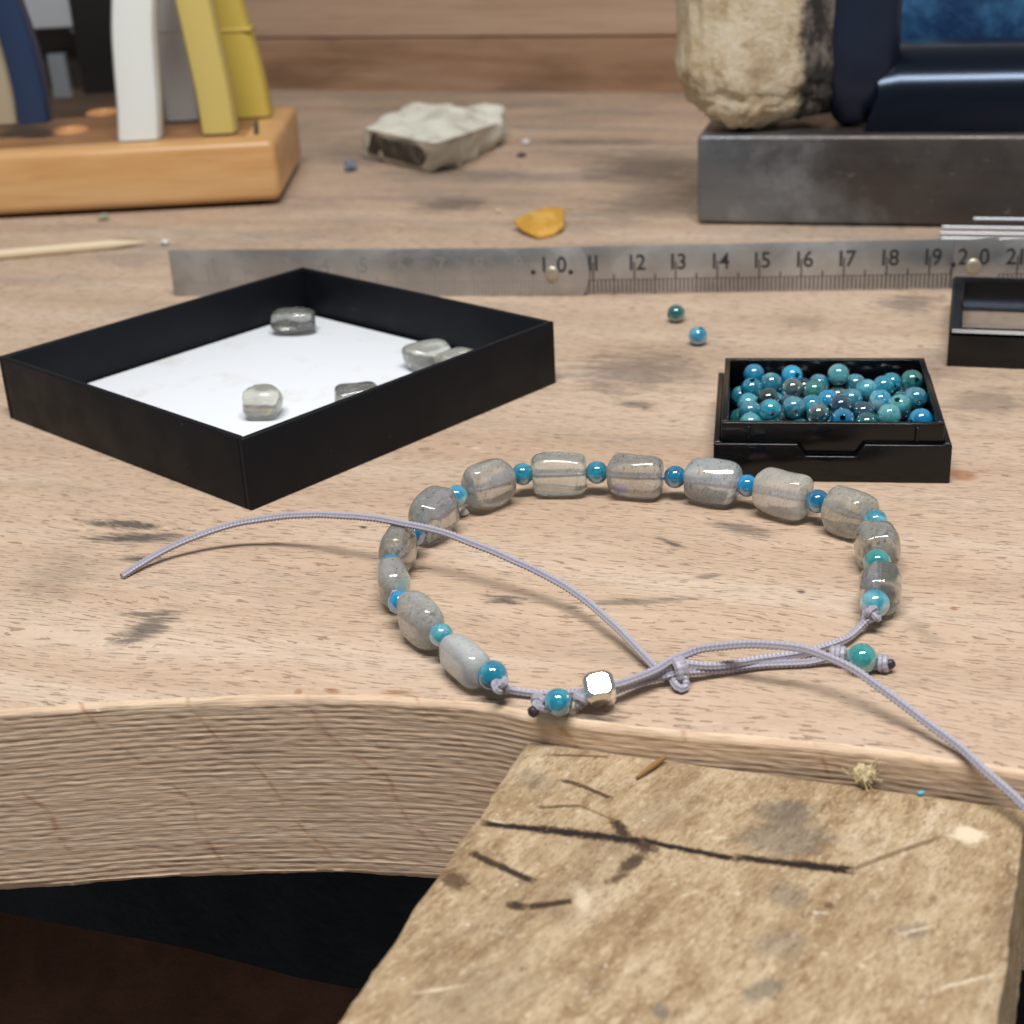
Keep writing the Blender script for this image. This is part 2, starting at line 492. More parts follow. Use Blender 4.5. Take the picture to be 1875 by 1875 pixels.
    for a, b, hy, k in (((1570, 1770), (1590, 1768), .05, .9), ((1730, 1525), (1815, 1530), .20, .95), ((1640, 1715), (1720, 1690), .03, .7), ((1690, 1815), (1840, 1780), .03, .8), ((745, 1820), (865, 1802), .035, .7),
                        ((1560, 1770), (1625, 1730), .02, .5), ((890, 1500), (930, 1508), .03, .9), ((1060, 1605), (1075, 1690), .12, .55), ((1240, 1645), (1280, 1630), .03, .5), ((1300, 1535), (1335, 1535), .06, .6)):
        C, hx, hh, ro = px_spot(None, a, b, hy, Z)
        scr = add(scr, m.ma('MULTIPLY', m.spot(v, C.x, C.y, hx, hh, ro, nzb if hh < .1 else nz, 1.3, 1.2, .2), k))
    c = m.mix(scr, c, (.76, .64, .47))
    h = m.ma('SUBTRACT', m.ma('ADD', m.ma('MULTIPLY', f1, .9), m.ma('MULTIPLY', f4, .5)), m.ma('MULTIPLY', burn, .9))
    nrm = m.bump(m.ma('ADD', h, m.ma('MULTIPLY', scr, .4)), .75, .0006)
    m.set(Base_Color=c, Roughness=.7, Specular_IOR_Level=.18, Normal=nrm)
    return m.m
M_TOP, M_EDGE, M_PIN = beech_top(), beech_edge(), pin_wood()
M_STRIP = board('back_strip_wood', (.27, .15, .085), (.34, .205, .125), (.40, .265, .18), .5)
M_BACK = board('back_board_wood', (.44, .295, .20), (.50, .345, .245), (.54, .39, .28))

# ------------------------------------------------------------------ the bench
bench = T('workbench', 'worn beech workbench with curved front edge and wooden back boards', 'workbench', (0, 0, 0))
tag(bench, kind='structure')
front_px = [(0, 1300), (200, 1285), (400, 1275), (600, 1272), (800, 1280), (900, 1290), (1000, 1309), (1200, 1333), (1400, 1350), (1550, 1365), (1700, 1385), (1875, 1410)]
front = [Vector((-34, 14.0, 0)), Vector((-22, 16.2, 0)), Vector((-13, 17.4, 0)), Vector((-9, 17.72, 0))] + [G(*p) for p in front_px] + [Vector((9, 13.9, 0)), Vector((16, 11.2, 0)), Vector((34, 4.4, 0))]
edge = spline(front, 0.05)
keep = []
for i, p in enumerate(edge):                    # fine steps only where the camera looks
    if -9.0 < p.x < 7.5 or i % 12 == 0 or i == len(edge) - 1: keep.append(p)
edge = keep
ne = len(edge)
nrmE = []
for i in range(ne):
    t = (edge[min(i + 2, ne - 1)] - edge[max(i - 2, 0)]).normalized()
    nrmE.append(Vector((t.y, -t.x, 0)))        # outward, toward the camera
TT = 3.0
rows = [(-.20, 0), (-.12, -.006), (-.06, -.03), (-.02, -.075)]
nz_ = 130
for k in range(nz_ + 1):
    rows.append((0, -.13 - (TT - .25) * k / nz_))
rows += [(-.05, -TT + .04), (-.14, -TT)]
V, Fc, fm = [], [], []
for j, (off, z) in enumerate(rows):
    for i in range(ne):
        p = edge[i]; d = 0.0
        s_ = p.x
        if off == 0:
            depth = -z / TT
            wv = noise.noise(Vector((s_ * .22, z * .9, 0))) * .5 + noise.noise(Vector((s_ * 1.6, z * 5, 3))) * .10
            ph = (z * 11.5 + wv * .8 - s_ * .10)
            amp = .0055 * max(.15, 1 - 1.2 * abs(depth - .18) - .35 * max(0, (s_ + 2) / 6)) + .007 * max(0, min(1, (depth - .75) * 6)) * (1 if s_ < -3 else .4)
            d = amp * (math.sin(ph * 2 * math.pi) * .7 + noise.noise(Vector((s_ * 1.2, z * 26, 7))) * 1.0)
            d += .007 * noise.noise(Vector((s_ * 5, z * 17, 11))) + .012 * noise.noise(Vector((s_ * .5, z * .7, 5)))
        else:
            d = .03 * noise.noise(Vector((s_ * 2.5, j * .3, 1))) * (1 if j > 0 else 0) + .012 * noise.noise(Vector((s_ * 9, j, 2)))
        V.append(p + nrmE[i] * (off + d) + Vector((0, 0, z + (.008 * noise.noise(Vector((s_ * 4, 9, j))) if 0 < j < 5 else 0))))
for j in range(len(rows) - 1):
    for i in range(ne - 1):
        Fc.append((j * ne + i, j * ne + i + 1, (j + 1) * ne + i + 1, (j + 1) * ne + i)); fm.append(0 if j < 2 else 1)
b0 = len(V)
wall_a, wall_b = Vector((-10.75, 72.6, 0)), Vector((7.72, 65.5, 0))
wd = (wall_b - wall_a).normalized()
WL, WR = wall_a - wd * 28, wall_b + wd * 32
V += [WL.copy(), WR.copy()]
Fc.append(tuple(range(ne - 1, -1, -1)) + (b0, b0 + 1)); fm.append(0)
part(bench, 'tabletop', (V, Fc), None, mats=[M_TOP, M_EDGE], fm=fm, angle=50)
wang = math.atan2(wd.y, wd.x)
FW = frame(wang, (WL.x, WL.y, 0))
wl = (WR - WL).length
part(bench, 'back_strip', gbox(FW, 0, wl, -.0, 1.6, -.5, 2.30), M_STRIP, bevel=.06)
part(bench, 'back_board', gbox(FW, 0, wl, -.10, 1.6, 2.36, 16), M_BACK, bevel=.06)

# what shows under the bench: black apron and the brown leather skin
def cloth(name_c, sheen):
    m = Mat(name_c[0]); v = m.cm()
    c = m.mix(m.mr(m.noise(v, .9, 5, .6), .4, .7), name_c[1], name_c[2])
    m.set(Base_Color=c, Roughness=sheen, Specular_IOR_Level=.15, Normal=m.bump(m.noise(v, 3.0, 5, .65), .6, .001))
    return m.m
M_BLACKLEATHER = cloth(('black_leather', (.006, .007, .0085), (.013, .0145, .016)), .55)
M_BROWNLEATHER = cloth(('brown_leather', (.125, .060, .038), (.165, .085, .055)), .7)
FA = frame(TH, (-2, 24, 0))
V, Fc = [], []
for j in range(13):
    for i in range(41):
        x = -22 + i * 1.1; z = -3.2 - j * 3.0
        V.append(FA(x, 1.0 + .5 * math.sin(x * .35) + .6 * noise.noise(Vector((x * .3, z * .2, 4))), z))
for j in range(12):
    for i in range(40): Fc.append((j * 41 + i, j * 41 + i + 1, (j + 1) * 41 + i + 1, (j + 1) * 41 + i))
n0 = len(V)
V += [v + Vector((0, .25, 0)) for v in V]
Fc += [tuple(k + n0 for k in reversed(f)) for f in Fc[:]]
solo('bench_apron', (V, Fc), M_BLACKLEATHER, (-2, 24, -39), 'black leather apron hanging in the dark under the bench front', 'apron')
Zs = -6.5
sk = [G(-500, 1562, Zs), G(0, 1668, Zs), G(200, 1708, Zs), G(450, 1765, Zs), G(615, 1803, Zs), G(900, 1862, Zs)]
V = []
for p in spline(sk, 1.0):
    q = p.copy(); V.append((p, Vector((p.x * .9, p.y - 34, Zs - 5))))
Vv, Fc = [], []
for a, b in V:
    for k in range(13):
        t = k / 12
        q = a.lerp(b, t); q.z = Zs - 6 * math.sin(t * math.pi) + .25 * noise.noise(q * .3)
        Vv.append(q)
for i in range(len(V) - 1):
    for k in range(12): Fc.append((i * 13 + k, i * 13 + k + 1, (i + 1) * 13 + k + 1, (i + 1) * 13 + k))
n0 = len(Vv)
Vv += [v - Vector((0, 0, .2)) for v in Vv]
Fc += [tuple(k + n0 for k in reversed(f)) for f in Fc[:]]
solo('leather_skin', (Vv, Fc), M_BROWNLEATHER, (-8, 20, Zs), 'dark brown leather skin slung low beneath the bench', 'leather')

# ------------------------------------------------------------------ bench pin
A_, B_ = G(965, 1357, -.42), G(1870, 1480, -.42)
px_dir = (B_ - A_).normalized()
pa = math.atan2(px_dir.y, px_dir.x)
PB = (A_.x, A_.y, -.42)
pin = T('bench_pin', 'scarred yellow brown wooden bench pin with a burnt black saw line', 'bench pin', (0, 0, 0))
FP = frame(pa, PB)
Wp, Lp = (B_ - A_).length + .06, 9.0
NX, NY = 120, 130
V, Fc = [], []
for j in range(NY + 1):
    for i in range(NX + 1):
        x = Wp * i / NX; y = -Lp * j / NY
        wx = .05 * noise.noise(Vector((0, y * 1.6, 1))) + .025 * noise.noise(Vector((0, y * 6, 2)))
        if i == 0: x += wx + (.09 if 1.35 < -y < 1.9 else 0) * (1 - abs(-y - 1.62) / .28 if abs(-y - 1.62) < .28 else 0)
        if i == NX: x += .6 * wx
        e = min(x, Wp - x, -y * 1.0 + .05)
        z = .012 * noise.noise(Vector((x * .8, y * .8, 0))) + .006 * noise.noise(Vector((x * 4, y * 4, 2)))
        z -= .045 * math.exp(-max(0, e) / .05)
        V.append(FP(x + y * 0.055, y, z))
for j in range(NY):
    for i in range(NX):
        a = j * (NX + 1) + i
        Fc.append((a, a + 1, a + NX + 2, a + NX + 1))
ring = [i for i in range(NX + 1)] + [j * (NX + 1) + NX for j in range(1, NY + 1)] + [NY * (NX + 1) + i for i in range(NX - 1, -1, -1)] + [j * (NX + 1) for j in range(NY - 1, 0, -1)]
low = len(V)
V += [V[k] + Vector((.16 if k % (NX + 1) == NX else 0, 0, -1.6)) for k in ring]
for q in range(len(ring)):
    q2 = (q + 1) % len(ring)
    Fc.append((ring[q], low + q, low + q2, ring[q2]))
Fc.append(tuple(low + q for q in range(len(ring))))
part(pin, 'block', (V, Fc), M_PIN, angle=50)

# ------------------------------------------------------------------ materials: the rest
def obj_random(m):
    return m.n('ShaderNodeObjectInfo').outputs['Random']
def apatite(name, c0, c1, c2, milky=.55, clear=.22):
    c0, c1, c2 = [tuple(x * .86 * (.8 if i == 0 else 1) for i, x in enumerate(c_)) for c_ in (c0, c1, c2)]
    m = Mat(name); v = m.cm()
    w = m.ma('MULTIPLY', obj_random(m), 60.0)
    a = m.noise(v, 4.0, 4, .6, .6, w=w)
    c = m.ramp(a, (.34, c0), (.5, c1), (.66, c2))
    b = m.noise(v, 16.0, 3, .6, w=w)
    c = m.mix(m.mr(b, .6, .72, 0, milky), c, tuple(min(1, x * 1.3 + .04) for x in c2))
    c = m.mix(m.mr(b, .40, .28, 0, .5), c, tuple(x * .45 for x in c0))
    m.set(Base_Color=c, Roughness=.04, IOR=1.63, Specular_IOR_Level=.5, Transmission_Weight=clear,
          Subsurface_Weight=.12, Subsurface_Radius=(.6, 1.0, 1.2), Subsurface_Scale=.0008, Coat_Weight=.5, Coat_Roughness=.03)
    return m.m
BEAD = {
    'bright': apatite('bright_blue_stone', (.004, .20, .46), (.006, .32, .62), (.03, .46, .72)),
    'blue':   apatite('deep_blue_stone', (.003, .10, .25), (.006, .19, .38), (.02, .30, .50)),
    'navy':   apatite('navy_stone', (.004, .022, .055), (.008, .05, .10), (.03, .10, .16), .3),
    'teal':   apatite('teal_stone', (.004, .15, .26), (.010, .27, .41), (.06, .42, .53)),
    'green':  apatite('green_teal_stone', (.006, .075, .080), (.012, .15, .155), (.05, .25, .24)),
    'dark':   apatite('dark_green_stone', (.004, .016, .016), (.010, .035, .033), (.03, .06, .06), .2),
    'aqua':   apatite('aqua_stone', (.05, .26, .33), (.10, .37, .42), (.22, .48, .50)),
    'pale':   apatite('pale_blue_stone', (.02, .24, .36), (.09, .40, .52), (.34, .60, .68), .8),
    'grey':   apatite('grey_blue_stone', (.01, .13, .21), (.03, .24, .36), (.15, .40, .50), .5, .3),
    'brown':  apatite('brown_grey_stone', (.035, .075, .09), (.10, .15, .16), (.24, .25, .23), .3, .45),
    'mixed':  apatite('blue_and_white_stone', (.01, .20, .44), (.05, .38, .58), (.46, .62, .68), .8),
    'turq':   apatite('turquoise_stone', (.02, .24, .26), (.05, .36, .36), (.17, .47, .45), .5),
}
def feldspar(name, c0, c1, speck=.75, clear=.22, flash=None, tilt=.6, dark_top=0.0):
    m = Mat(name); v = m.cm(rot=(tilt, tilt * .6, tilt * 1.7))
    w = m.ma('MULTIPLY', obj_random(m), 40.0)
    c0 = tuple(min(.92, x * 1.42 + .03) for x in c0); c1 = tuple(min(.92, x * 1.42 + .04) for x in c1)
    a = m.noise(v, 1.6, 4, .6, .5, w=w)
    c = m.mix(m.mr(a, .38, .64), c0, c1)
    vein = m.noise(m.sc(v, .7, 2.5, 2.5), 1.6, 3, .55, 1.2, w=w)
    c = m.mix(m.mr(m.ma('ABSOLUTE', m.ma('SUBTRACT', vein, .5)), .0, .035, .45, 0), c, (.86, .87, .86))
    c = m.mix(m.mr(a, .60, .74, 0, .45), c, (.45, .41, .31))
    f = m.noise(m.sc(v, 1, 1, 2.6), 13.0, 3, .6, w=w)
    c = m.mix(m.mr(f, .565, .645, 0, speck * .85), c, tuple(x * .25 for x in c0))
    f2 = m.noise(m.sc(v, 1, 1, 1.6), 34.0, 2, .6, w=w)
    c = m.mix(m.mr(f2, .57, .65, 0, speck * .6), c, tuple(x * .35 for x in c0))
    c = m.mix(m.mr(m.noise(v, 22.0, 3, .6, w=w), .60, .70, 0, .4), c, (.72, .72, .70))
    em = None
    if flash:                                   # the blue-green schiller of the stone, laid in its own plane
        loc, hx, hy, fc, amt = flash
        tc = m.n('ShaderNodeTexCoord')
        mp = m.n('ShaderNodeMapping', {'vector_type': 'TEXTURE'})
        mp.inputs['Location'].default_value = tuple(x * S for x in loc)
        mp.inputs['Scale'].default_value = (hx * S, hy * S, hx * S)
        mp.inputs['Rotation'].default_value = (0, R(38), 0)
        m.nt.links.new(tc.outputs['Object'], mp.inputs['Vector'])
        ln = m.n('ShaderNodeVectorMath', {'operation': 'LENGTH'}); m.nt.links.new(mp.outputs[0], ln.inputs[0])
        d = m.ma('ADD', ln.outputs['Value'], m.ma('MULTIPLY', m.ma('SUBTRACT', m.noise(v, 14.0, 3, .6), .5), 1.2))
        c = m.mix(m.ma('MULTIPLY', m.mr(d, .6, 1.1, 1, 0), amt), c, fc)
    m.set(Base_Color=c, Roughness=.05, IOR=1.56, Transmission_Weight=min(.88, .46 + clear),
          Subsurface_Weight=.5, Subsurface_Radius=(1.0, 1.0, .9), Subsurface_Scale=.0012)
    return m.m
M_CORD = Mat('lilac_cord')
_v = M_CORD.cm()
M_CORD.set(Base_Color=M_CORD.mix(M_CORD.noise(_v, 22.0, 3), (.27, .26, .315), (.40, .385, .46)), Roughness=.42, Specular_IOR_Level=.55, Sheen_Weight=.25)
M_BURNT = plain('burnt_cord_end', (.03, .022, .03), .35).m
M_SILVER = plain('polished_silver', (.92, .91, .89), .13, 1.0).m
def black_card(name, base, rough, bumpy):
    m = Mat(name); v = m.cm()
    sp = m.mr(m.noise(v, 7.0, 4, .7), .70, .74)
    c = m.mix(m.ma('MULTIPLY', sp, .5), base, (.22, .23, .25))
    m.set(Base_Color=c, Roughness=m.mr(m.noise(v, 1.2, 4), .3, .7, rough - .06, rough + .08), Specular_IOR_Level=.22 if rough > .4 else .4, Normal=m.bump(m.noise(v, 60.0, 2), bumpy, .0001))
    return m.m
M_CARD = black_card('black_card', (.0035, .0045, .0070), .52, .35)
M_PLASTIC = black_card('black_plastic', (.0025, .0028, .0035), .16, .05)
M_PAPER = Mat('white_paper')
_v = M_PAPER.cm()
M_PAPER.set(Base_Color=M_PAPER.mix(M_PAPER.mr(M_PAPER.noise(_v, .8, 6, .7), .52, .70, 0, .42), (.70, .735, .78), (.52, .48, .43)), Roughness=.7)
def clear_pane():
    m = Mat('clear_plastic')
    tr = m.n('ShaderNodeBsdfTransparent'); tr.inputs[0].default_value = (.93, .94, .95, 1)
    gl = m.n('ShaderNodeBsdfGlossy'); gl.inputs['Roughness'].default_value = .05
    fr = m.n('ShaderNodeFresnel'); fr.inputs[0].default_value = 1.45
    mx = m.n('ShaderNodeMixShader')
    geo = m.n('ShaderNodeNewGeometry'); m.nt.links.new(m.ma('MULTIPLY', fr.outputs[0], m.ma('SUBTRACT', 1.0, geo.outputs['Backfacing'])), mx.inputs[0]); m.nt.links.new(tr.outputs[0], mx.inputs[1]); m.nt.links.new(gl.outputs[0], mx.inputs[2])
    m.nt.links.new(mx.outputs[0], m.nt.nodes['Material Output'].inputs[0])
    return m.m
M_PANE = clear_pane()
def steel(name, c0, c1, dark, rough, blot):
    m = Mat(name); v = m.cm(rot=-TH)
    a = m.noise(v, .55, 5, .65, .4)
    c = m.mix(m.mr(a, .42, .62), c0, c1)
    c = m.mix(m.mr(m.noise(v, .35, 4, .6), .46, .62, 0, blot), c, dark)
    if not blot:                                # the block browns over toward its right end
        sp_ = m.n('ShaderNodeSeparateXYZ'); m.put(sp_.inputs[0], v)
        br = m.mr(m.ma('ADD', m.ma('ADD', sp_.outputs[0], m.ma('MULTIPLY', sp_.outputs[2], 1.2)), m.ma('MULTIPLY', m.ma('SUBTRACT', m.noise(v, .8, 6, .72), .5), 7.0)), -3.0, .6, 0, .92)
        c = m.mix(br, c, dark)
        c = m.mix(m.mr(m.noise(m.sc(v, .25, .25, 3.5), 1.0, 5, .7), .50, .70, 0, .35), c, (.12, .125, .135))
    sc_ = m.mr(m.noise(m.sc(v, 1.5, 1.5, 6), 1.6, 4, .7), .64, .72)
    c = m.mix(m.ma('MULTIPLY', sc_, .55), c, (.42, .42, .44))
    m.set(Base_Color=c, Metallic=.75, Roughness=m.mr(a, .3, .7, rough - .08, rough + .14), Normal=m.bump(m.noise(v, 9.0, 5, .7), .25, .0003))
    return m.m
M_BLOCK = steel('worn_steel', (.20, .215, .235), (.27, .285, .305), (.085, .072, .065), .38, .0)
M_RULE = steel('rule_steel', (.40, .40, .40), (.50, .50, .495), (.25, .25, .255), .34, .45)
M_INK = plain('rule_ink', (.02, .02, .023), .5).m
M_FAINT = plain('faded_rule_ink', (.27, .27, .275), .45, .3).m
M_BRASS = plain('dull_brass_rivet', (.42, .38, .29), .4, .6).m
M_ROD = plain('ridged_steel', (.38, .41, .45), .42, .9).m

# ------------------------------------------------------------------ bracelet
def axis_knot(c, d, turns, rad, wire, span):
    """cord wound round itself: a coil along d"""
    Mx = basis(d)
    pts = []
    n = int(turns * 14)
    for i in range(n + 1):
        t = i / n
        th = 2 * math.pi * turns * t
        r = rad * (0.35 + 0.65 * math.sin(math.pi * min(max(t, .04), .96)) ** .35)
        pts.append(Vector(c) + Mx @ Vector((r * math.cos(th), r * math.sin(th), (t - .5) * span)))
    return tube(spline(pts, .015), wire, 18, .22, .062, 3)
def overhand(c, d, size, wire, spin=0.0):
    Mx = basis(d) @ Matrix.Rotation(spin, 3, 'Z')
    pts = []
    for i in range(41):
        t = 2 * math.pi * i / 40 * .985
        x = math.sin(t) + 2 * math.sin(2 * t); y = math.cos(t) - 2 * math.cos(2 * t); z = -math.sin(3 * t)
        pts.append(Vector(c) + Mx @ Vector((x * size * .36, y * size * .36, z * size * .62)))
    return tube(spline(pts, .015), wire, 18, .22, .062, 3)
WIRE = .050
def cord(pts, ds=.0115):
    P = spline(pts, ds)
    n = len(P)
    for i in range(n):
        k = min(1, i / 40, (n - 1 - i) / 40)
        q = P[i]
        P[i] = q + Vector((noise.noise(q * 1.7 + Vector((9, 0, 0))), noise.noise(q * 1.7 + Vector((0, 9, 0))), .6 * noise.noise(q * 1.7 + Vector((0, 0, 9))))) * (.022 * k)
    return tube(P, WIRE, 24, .26, .062, 3, taper=lambda t: 1 + .06 * noise.noise(Vector((t * n * ds * 1.3, 3, 1))))

brace = T('bracelet', 'bracelet of grey stone nuggets and small blue beads on lilac braided cord', 'bracelet', (1.8, 20.6, 0))
AX = .41
blue_px = [(902, 1237, 'teal', .205), (808, 1163, 'pale', .17), (733, 1103, 'bright', .18), (715, 1036, 'teal', .185), (756, 979, 'blue', .195), (836, 909, 'mixed', .19),
           (957, 868, 'teal', .19), (1093, 865, 'teal', .195), (1236, 873, 'blue', .19), (1368, 889, 'bright', .185), (1497, 918, 'blue', .19), (1603, 955, 'pale', .19),
           (1606, 1030, 'turq', .20), (1602, 1105, 'pale', .205)]
stone_px = [(848, 1200), (772, 1135), (718, 1057), (722, 1003), (792, 942), (893, 889), (1022, 862), (1164, 868), (1307, 880), (1436, 904), (1562, 936), (1608, 1000), (1618, 1072)]
Bc = [G(x, y, AX) for x, y, _, _ in blue_px]
GW, GC, GD = (.40, .385, .325), (.47, .475, .465), (.33, .32, .28)
stone_spec = [  # semi length, across, up, tints, speckle, clear, flash
    (.46, .25, .31, (.43, .44, .44), (.50, .52, .52), .35, .04, None),
    (.46, .27, .38, (.37, .365, .335), (.45, .455, .44), .8, .10, None),
    (.40, .27, .36, GW, GC, .9, .25, ((.15, -.05, .10), .17, .75, (.62, .95, .90), .95)),
    (.40, .28, .38, GD, (.44, .43, .39), .95, .22, None),
    (.45, .35, .42, (.45, .45, .42), (.54, .54, .53), .8, .34, None),
    (.46, .36, .43, (.44, .43, .39), (.53, .53, .52), .8, .25, None),
    (.47, .36, .39, (.52, .54, .49), (.60, .62, .58), .5, .34, None),
    (.47, .36, .39, (.42, .40, .36), (.50, .50, .48), 1.0, .28, ((-.28, -.30, -.14), .15, .30, (.34, .34, .72), .55)),
    (.47, .36, .41, (.42, .43, .42), (.52, .56, .58), .9, .22, ((-.42, -.1, .22), .13, .4, (.55, .78, .90), .7)),
    (.46, .36, .41, (.48, .455, .40), (.55, .53, .49), .6, .16, None),
    (.44, .36, .40, GW, (.47, .45, .39), .8, .16, None),
    (.36, .37, .38, GD, (.43, .42, .38), .9, .28, None),
    (.40, .33, .36, (.36, .37, .34), (.46, .48, .47), .8, .42, ((.28, -.15, -.20), .14, .3, (.55, .78, .80), .6)),
]
for i, (p, spc) in enumerate(zip(stone_px, stone_spec)):
    L, a, b, c0, c1, spk, clr, fl = spc
    a, b, spk = a * .90, b * (.95 if i > 3 else 1.0), spk * .8
    d = Bc[i + 1] - Bc[i]
    c = (G(*p, AX) + (Bc[i] + Bc[i + 1]) / 2 * 1.0) / 2
    L = min(L, max(.34, (d.length - .31) / 2))
    Mx = basis(d)
    g = nugget(L, a, b, 40 + i, (.44 if 3 < i < 12 else .60) + .05 * (i % 3), .72 + .07 * (i % 2), .045)
    lo = min((Mx @ v).z for v in g[0])
    c.z = .005 - lo
    me = place(g, Mx, (0, 0, 0))
    # keep each stone's own origin at its centre so its markings belong to it
    o = mesh_obj('stone_bead', me[0], me[1], feldspar('grey_feldspar', c0, c1, spk, clr, fl, .5 + i * .37), base=(0, 0, 0), angle=60)
    o.parent = brace; o.location = (c - Vector(BASES['bracelet'])) * S
bead_mesh = {}
def bead_obj(name, kind, rad, c, axis, parent=None, base=None):
    key = (kind, round(rad, 3))
    if key not in bead_mesh:
        g = drilled_bead(rad, .05 if rad > .12 else .03)
        me = bpy.data.meshes.new('bead'); me.from_pydata([v * S for v in g[0]], [], g[1])
        me.materials.append(BEAD[kind]); finish(me, True, 50); me.update()
        bead_mesh[key] = me
    o = bpy.data.objects.new(name, bead_mesh[key]); col.objects.link(o)
    o.rotation_euler = axis.to_track_quat('Z', 'Y').to_euler()
    if parent is not None:
        o.parent = parent; o.location = (Vector(c) - Vector(base)) * S
    else: o.location = Vector(c) * S
    return o
for i, ((x, y, k, r), c) in enumerate(zip(blue_px, Bc)):
    d = (Bc[min(i + 1, 13)] - Bc[max(i - 1, 0)])
    if i == 0: d = Vector(((Bc[0] - Bc[1]).x, (Bc[0] - Bc[1]).y - .35, -.25))
    if i == 13: d = Vector((-.45, -1, -.30))
    c2 = c.copy()
    if i in (0, 13): c2.z = .30 if i == 0 else .34; c2 = G(x, y, c2.z)
    Bc[i] = c2
    bead_obj('blue_bead', k, r, c2, d, brace, BASES['bracelet'])
# string inside the beads, then the working ends
kn1 = Bc[0] + Vector(((Bc[0] - Bc[1]).x, (Bc[0] - Bc[1]).y - .35, -.25)).normalized() * .235
kn2 = Bc[13] + Vector((-.45, -1, -.30)).normalized() * .235
part(brace, 'cord', cord([kn1] + [Bc[i] for i in range(14)] + [kn2]), M_CORD.m)
sil = G(1097, 1266, .25)
sl = G(1242, 1226, .22)
sdir = (G(1300, 1218, .2) - G(1180, 1238, .2)).normalized()
part(brace, 'cord', cord([kn1, G(932, 1263, .11), G(978, 1270, .08), G(1020, 1268, .07), G(1062, 1266, .15), sil, G(1140, 1254, .24), G(1190, 1236, .22), sl + Vector((0, .03, .05)), G(1300, 1219, .20), G(1400, 1206, .15), G(1480, 1193, .12), G(1545, 1172, .12), G(1575, 1148, .14), kn2]), M_CORD.m)
e_knot = G(1537, 1198, .17)
part(brace, 'cord', cord([G(1064, 1279, .12), sil + Vector((0, -.02, -.06)), G(1140, 1259, .16), G(1190, 1245, .12), sl + Vector((0, -.05, -.03)), G(1300, 1227, .12), G(1400, 1217, .08), G(1480, 1212, .08), e_knot]), M_CORD.m)
# long free ends
part(brace, 'cord_tail', cord([sil + Vector((.02, .02, .05)), G(1140, 1250, .30), G(1195, 1230, .30), sl + Vector((-.08, .02, .13)), G(1258, 1199, .34), G(1290, 1187, .42), G(1350, 1180, .54), G(1420, 1181, .62), G(1480, 1190, .62), G(1540, 1214, .56), G(1600, 1251, .44), G(1680, 1311, .26), G(1755, 1368, .12), G(1820, 1425, -.02), G(1880, 1480, -.14), G(1960, 1560, -.22)]), M_CORD.m)
part(brace, 'cord_tail', cord([sl + Vector((-.10, -.02, -.06)), G(1200, 1222, .12), G(1166, 1186, .18), G(1120, 1140, .26), G(1060, 1091, .36), G(980, 1045, .50), G(900, 1009, .64), G(830, 982, .74), G(765, 964, .80), G(700, 951, .80), G(640, 945, .76), G(580, 942, .68), G(500, 947, .56), G(420, 963, .42), G(340, 990, .27), G(280, 1019, .15), G(223, 1055, .055)]), M_CORD.m)
# sliding hitch, knots, silver nugget and the two bead-stopped ends
part(brace, 'slide_knot', axis_knot(sl + Vector((0, 0, 0)), sdir, 1.6, .155, WIRE, .13), M_CORD.m)
part(brace, 'slide_loop', tube(spline([sl + Vector((-.08, -.10, -.10)), sl + Vector((-.05, -.20, -.13)), sl + Vector((.02, -.24, -.15)), sl + Vector((.07, -.18, -.13)), sl + Vector((.06, -.08, .0))], .012), WIRE, 24, .26, .062), M_CORD.m)
part(brace, 'knot', overhand(kn1, kn1 - Bc[0], .088, WIRE * .85, .4), M_CORD.m)
part(brace, 'knot', overhand(kn2, kn2 - Bc[13], .096, WIRE * .85, 1.1), M_CORD.m)
facets = []
sc_c = sil + Vector((0, 0, .03))
hv = ((Vector((0, 0, CAMH)) - sc_c).normalized() + (Vector((1.0, 3.5, 63.0)) - sc_c).normalized()).normalized()
hx_a = Vector((1, .15, 0)); hx_a = (hx_a - hv * hx_a.dot(hv)).normalized(); hy_a = hv.cross(hx_a)
for a_ in (hv, -hv, hx_a, -hx_a, hy_a, -hy_a): facets.append((a_, .76))
for p_, q_ in ((hv, hx_a), (hv, hy_a), (hx_a, hy_a)):
    for s1 in (-1, 1):
        for s2 in (-1, 1): facets.append(((p_ * s1 + q_ * s2).normalized(), .93))
def facet(v):
    for d, h in facets:
        q = v.dot(d) - h
        if q > 0: v = v - d * q
    return v
g = ico(5, .262, lambda v: facet(v) * (1 + .012 * noise.noise(v * 3)))
part(brace, 'silver_bead', ([v + sc_c for v in g[0]], g[1]), M_SILVER, angle=40)
e1 = G(1022, 1286, .21)
bead_obj('blue_bead', 'teal', .185, e1, G(1064, 1279, .2) - G(985, 1288, .2), brace, BASES['bracelet'])
d1 = (G(1064, 1279, .2) - G(982, 1290, .2)).normalized()
part(brace, 'knot', overhand(G(1064, 1280, .19), d1, .085, WIRE * .85), M_CORD.m)
part(brace, 'knot', overhand(G(986, 1288, .19), d1, .082, WIRE * .85, .7), M_CORD.m)
bt = G(977, 1303, .14)
g = ico(3, .075, lambda v: v * (1 + .15 * noise.noise(v * 3)))
part(brace, 'burnt_tip', ([v + bt for v in g[0]], g[1]), M_BURNT)
e2 = G(1578, 1206, .205)
d2 = (G(1618, 1214, .17) - G(1537, 1198, .17)).normalized()
bead_obj('blue_bead', 'turq', .205, e2, d2, brace, BASES['bracelet'])
part(brace, 'knot', axis_knot(e_knot, d2, 3.2, .085, WIRE * .8, .22), M_CORD.m)
part(brace, 'knot', axis_knot(G(1614, 1214, .13), d2, 3.2, .085, WIRE * .8, .22), M_CORD.m)
bt = G(1630, 1216, .13)
g = ico(3, .07, lambda v: v * (1 + .15 * noise.noise(v * 3)))
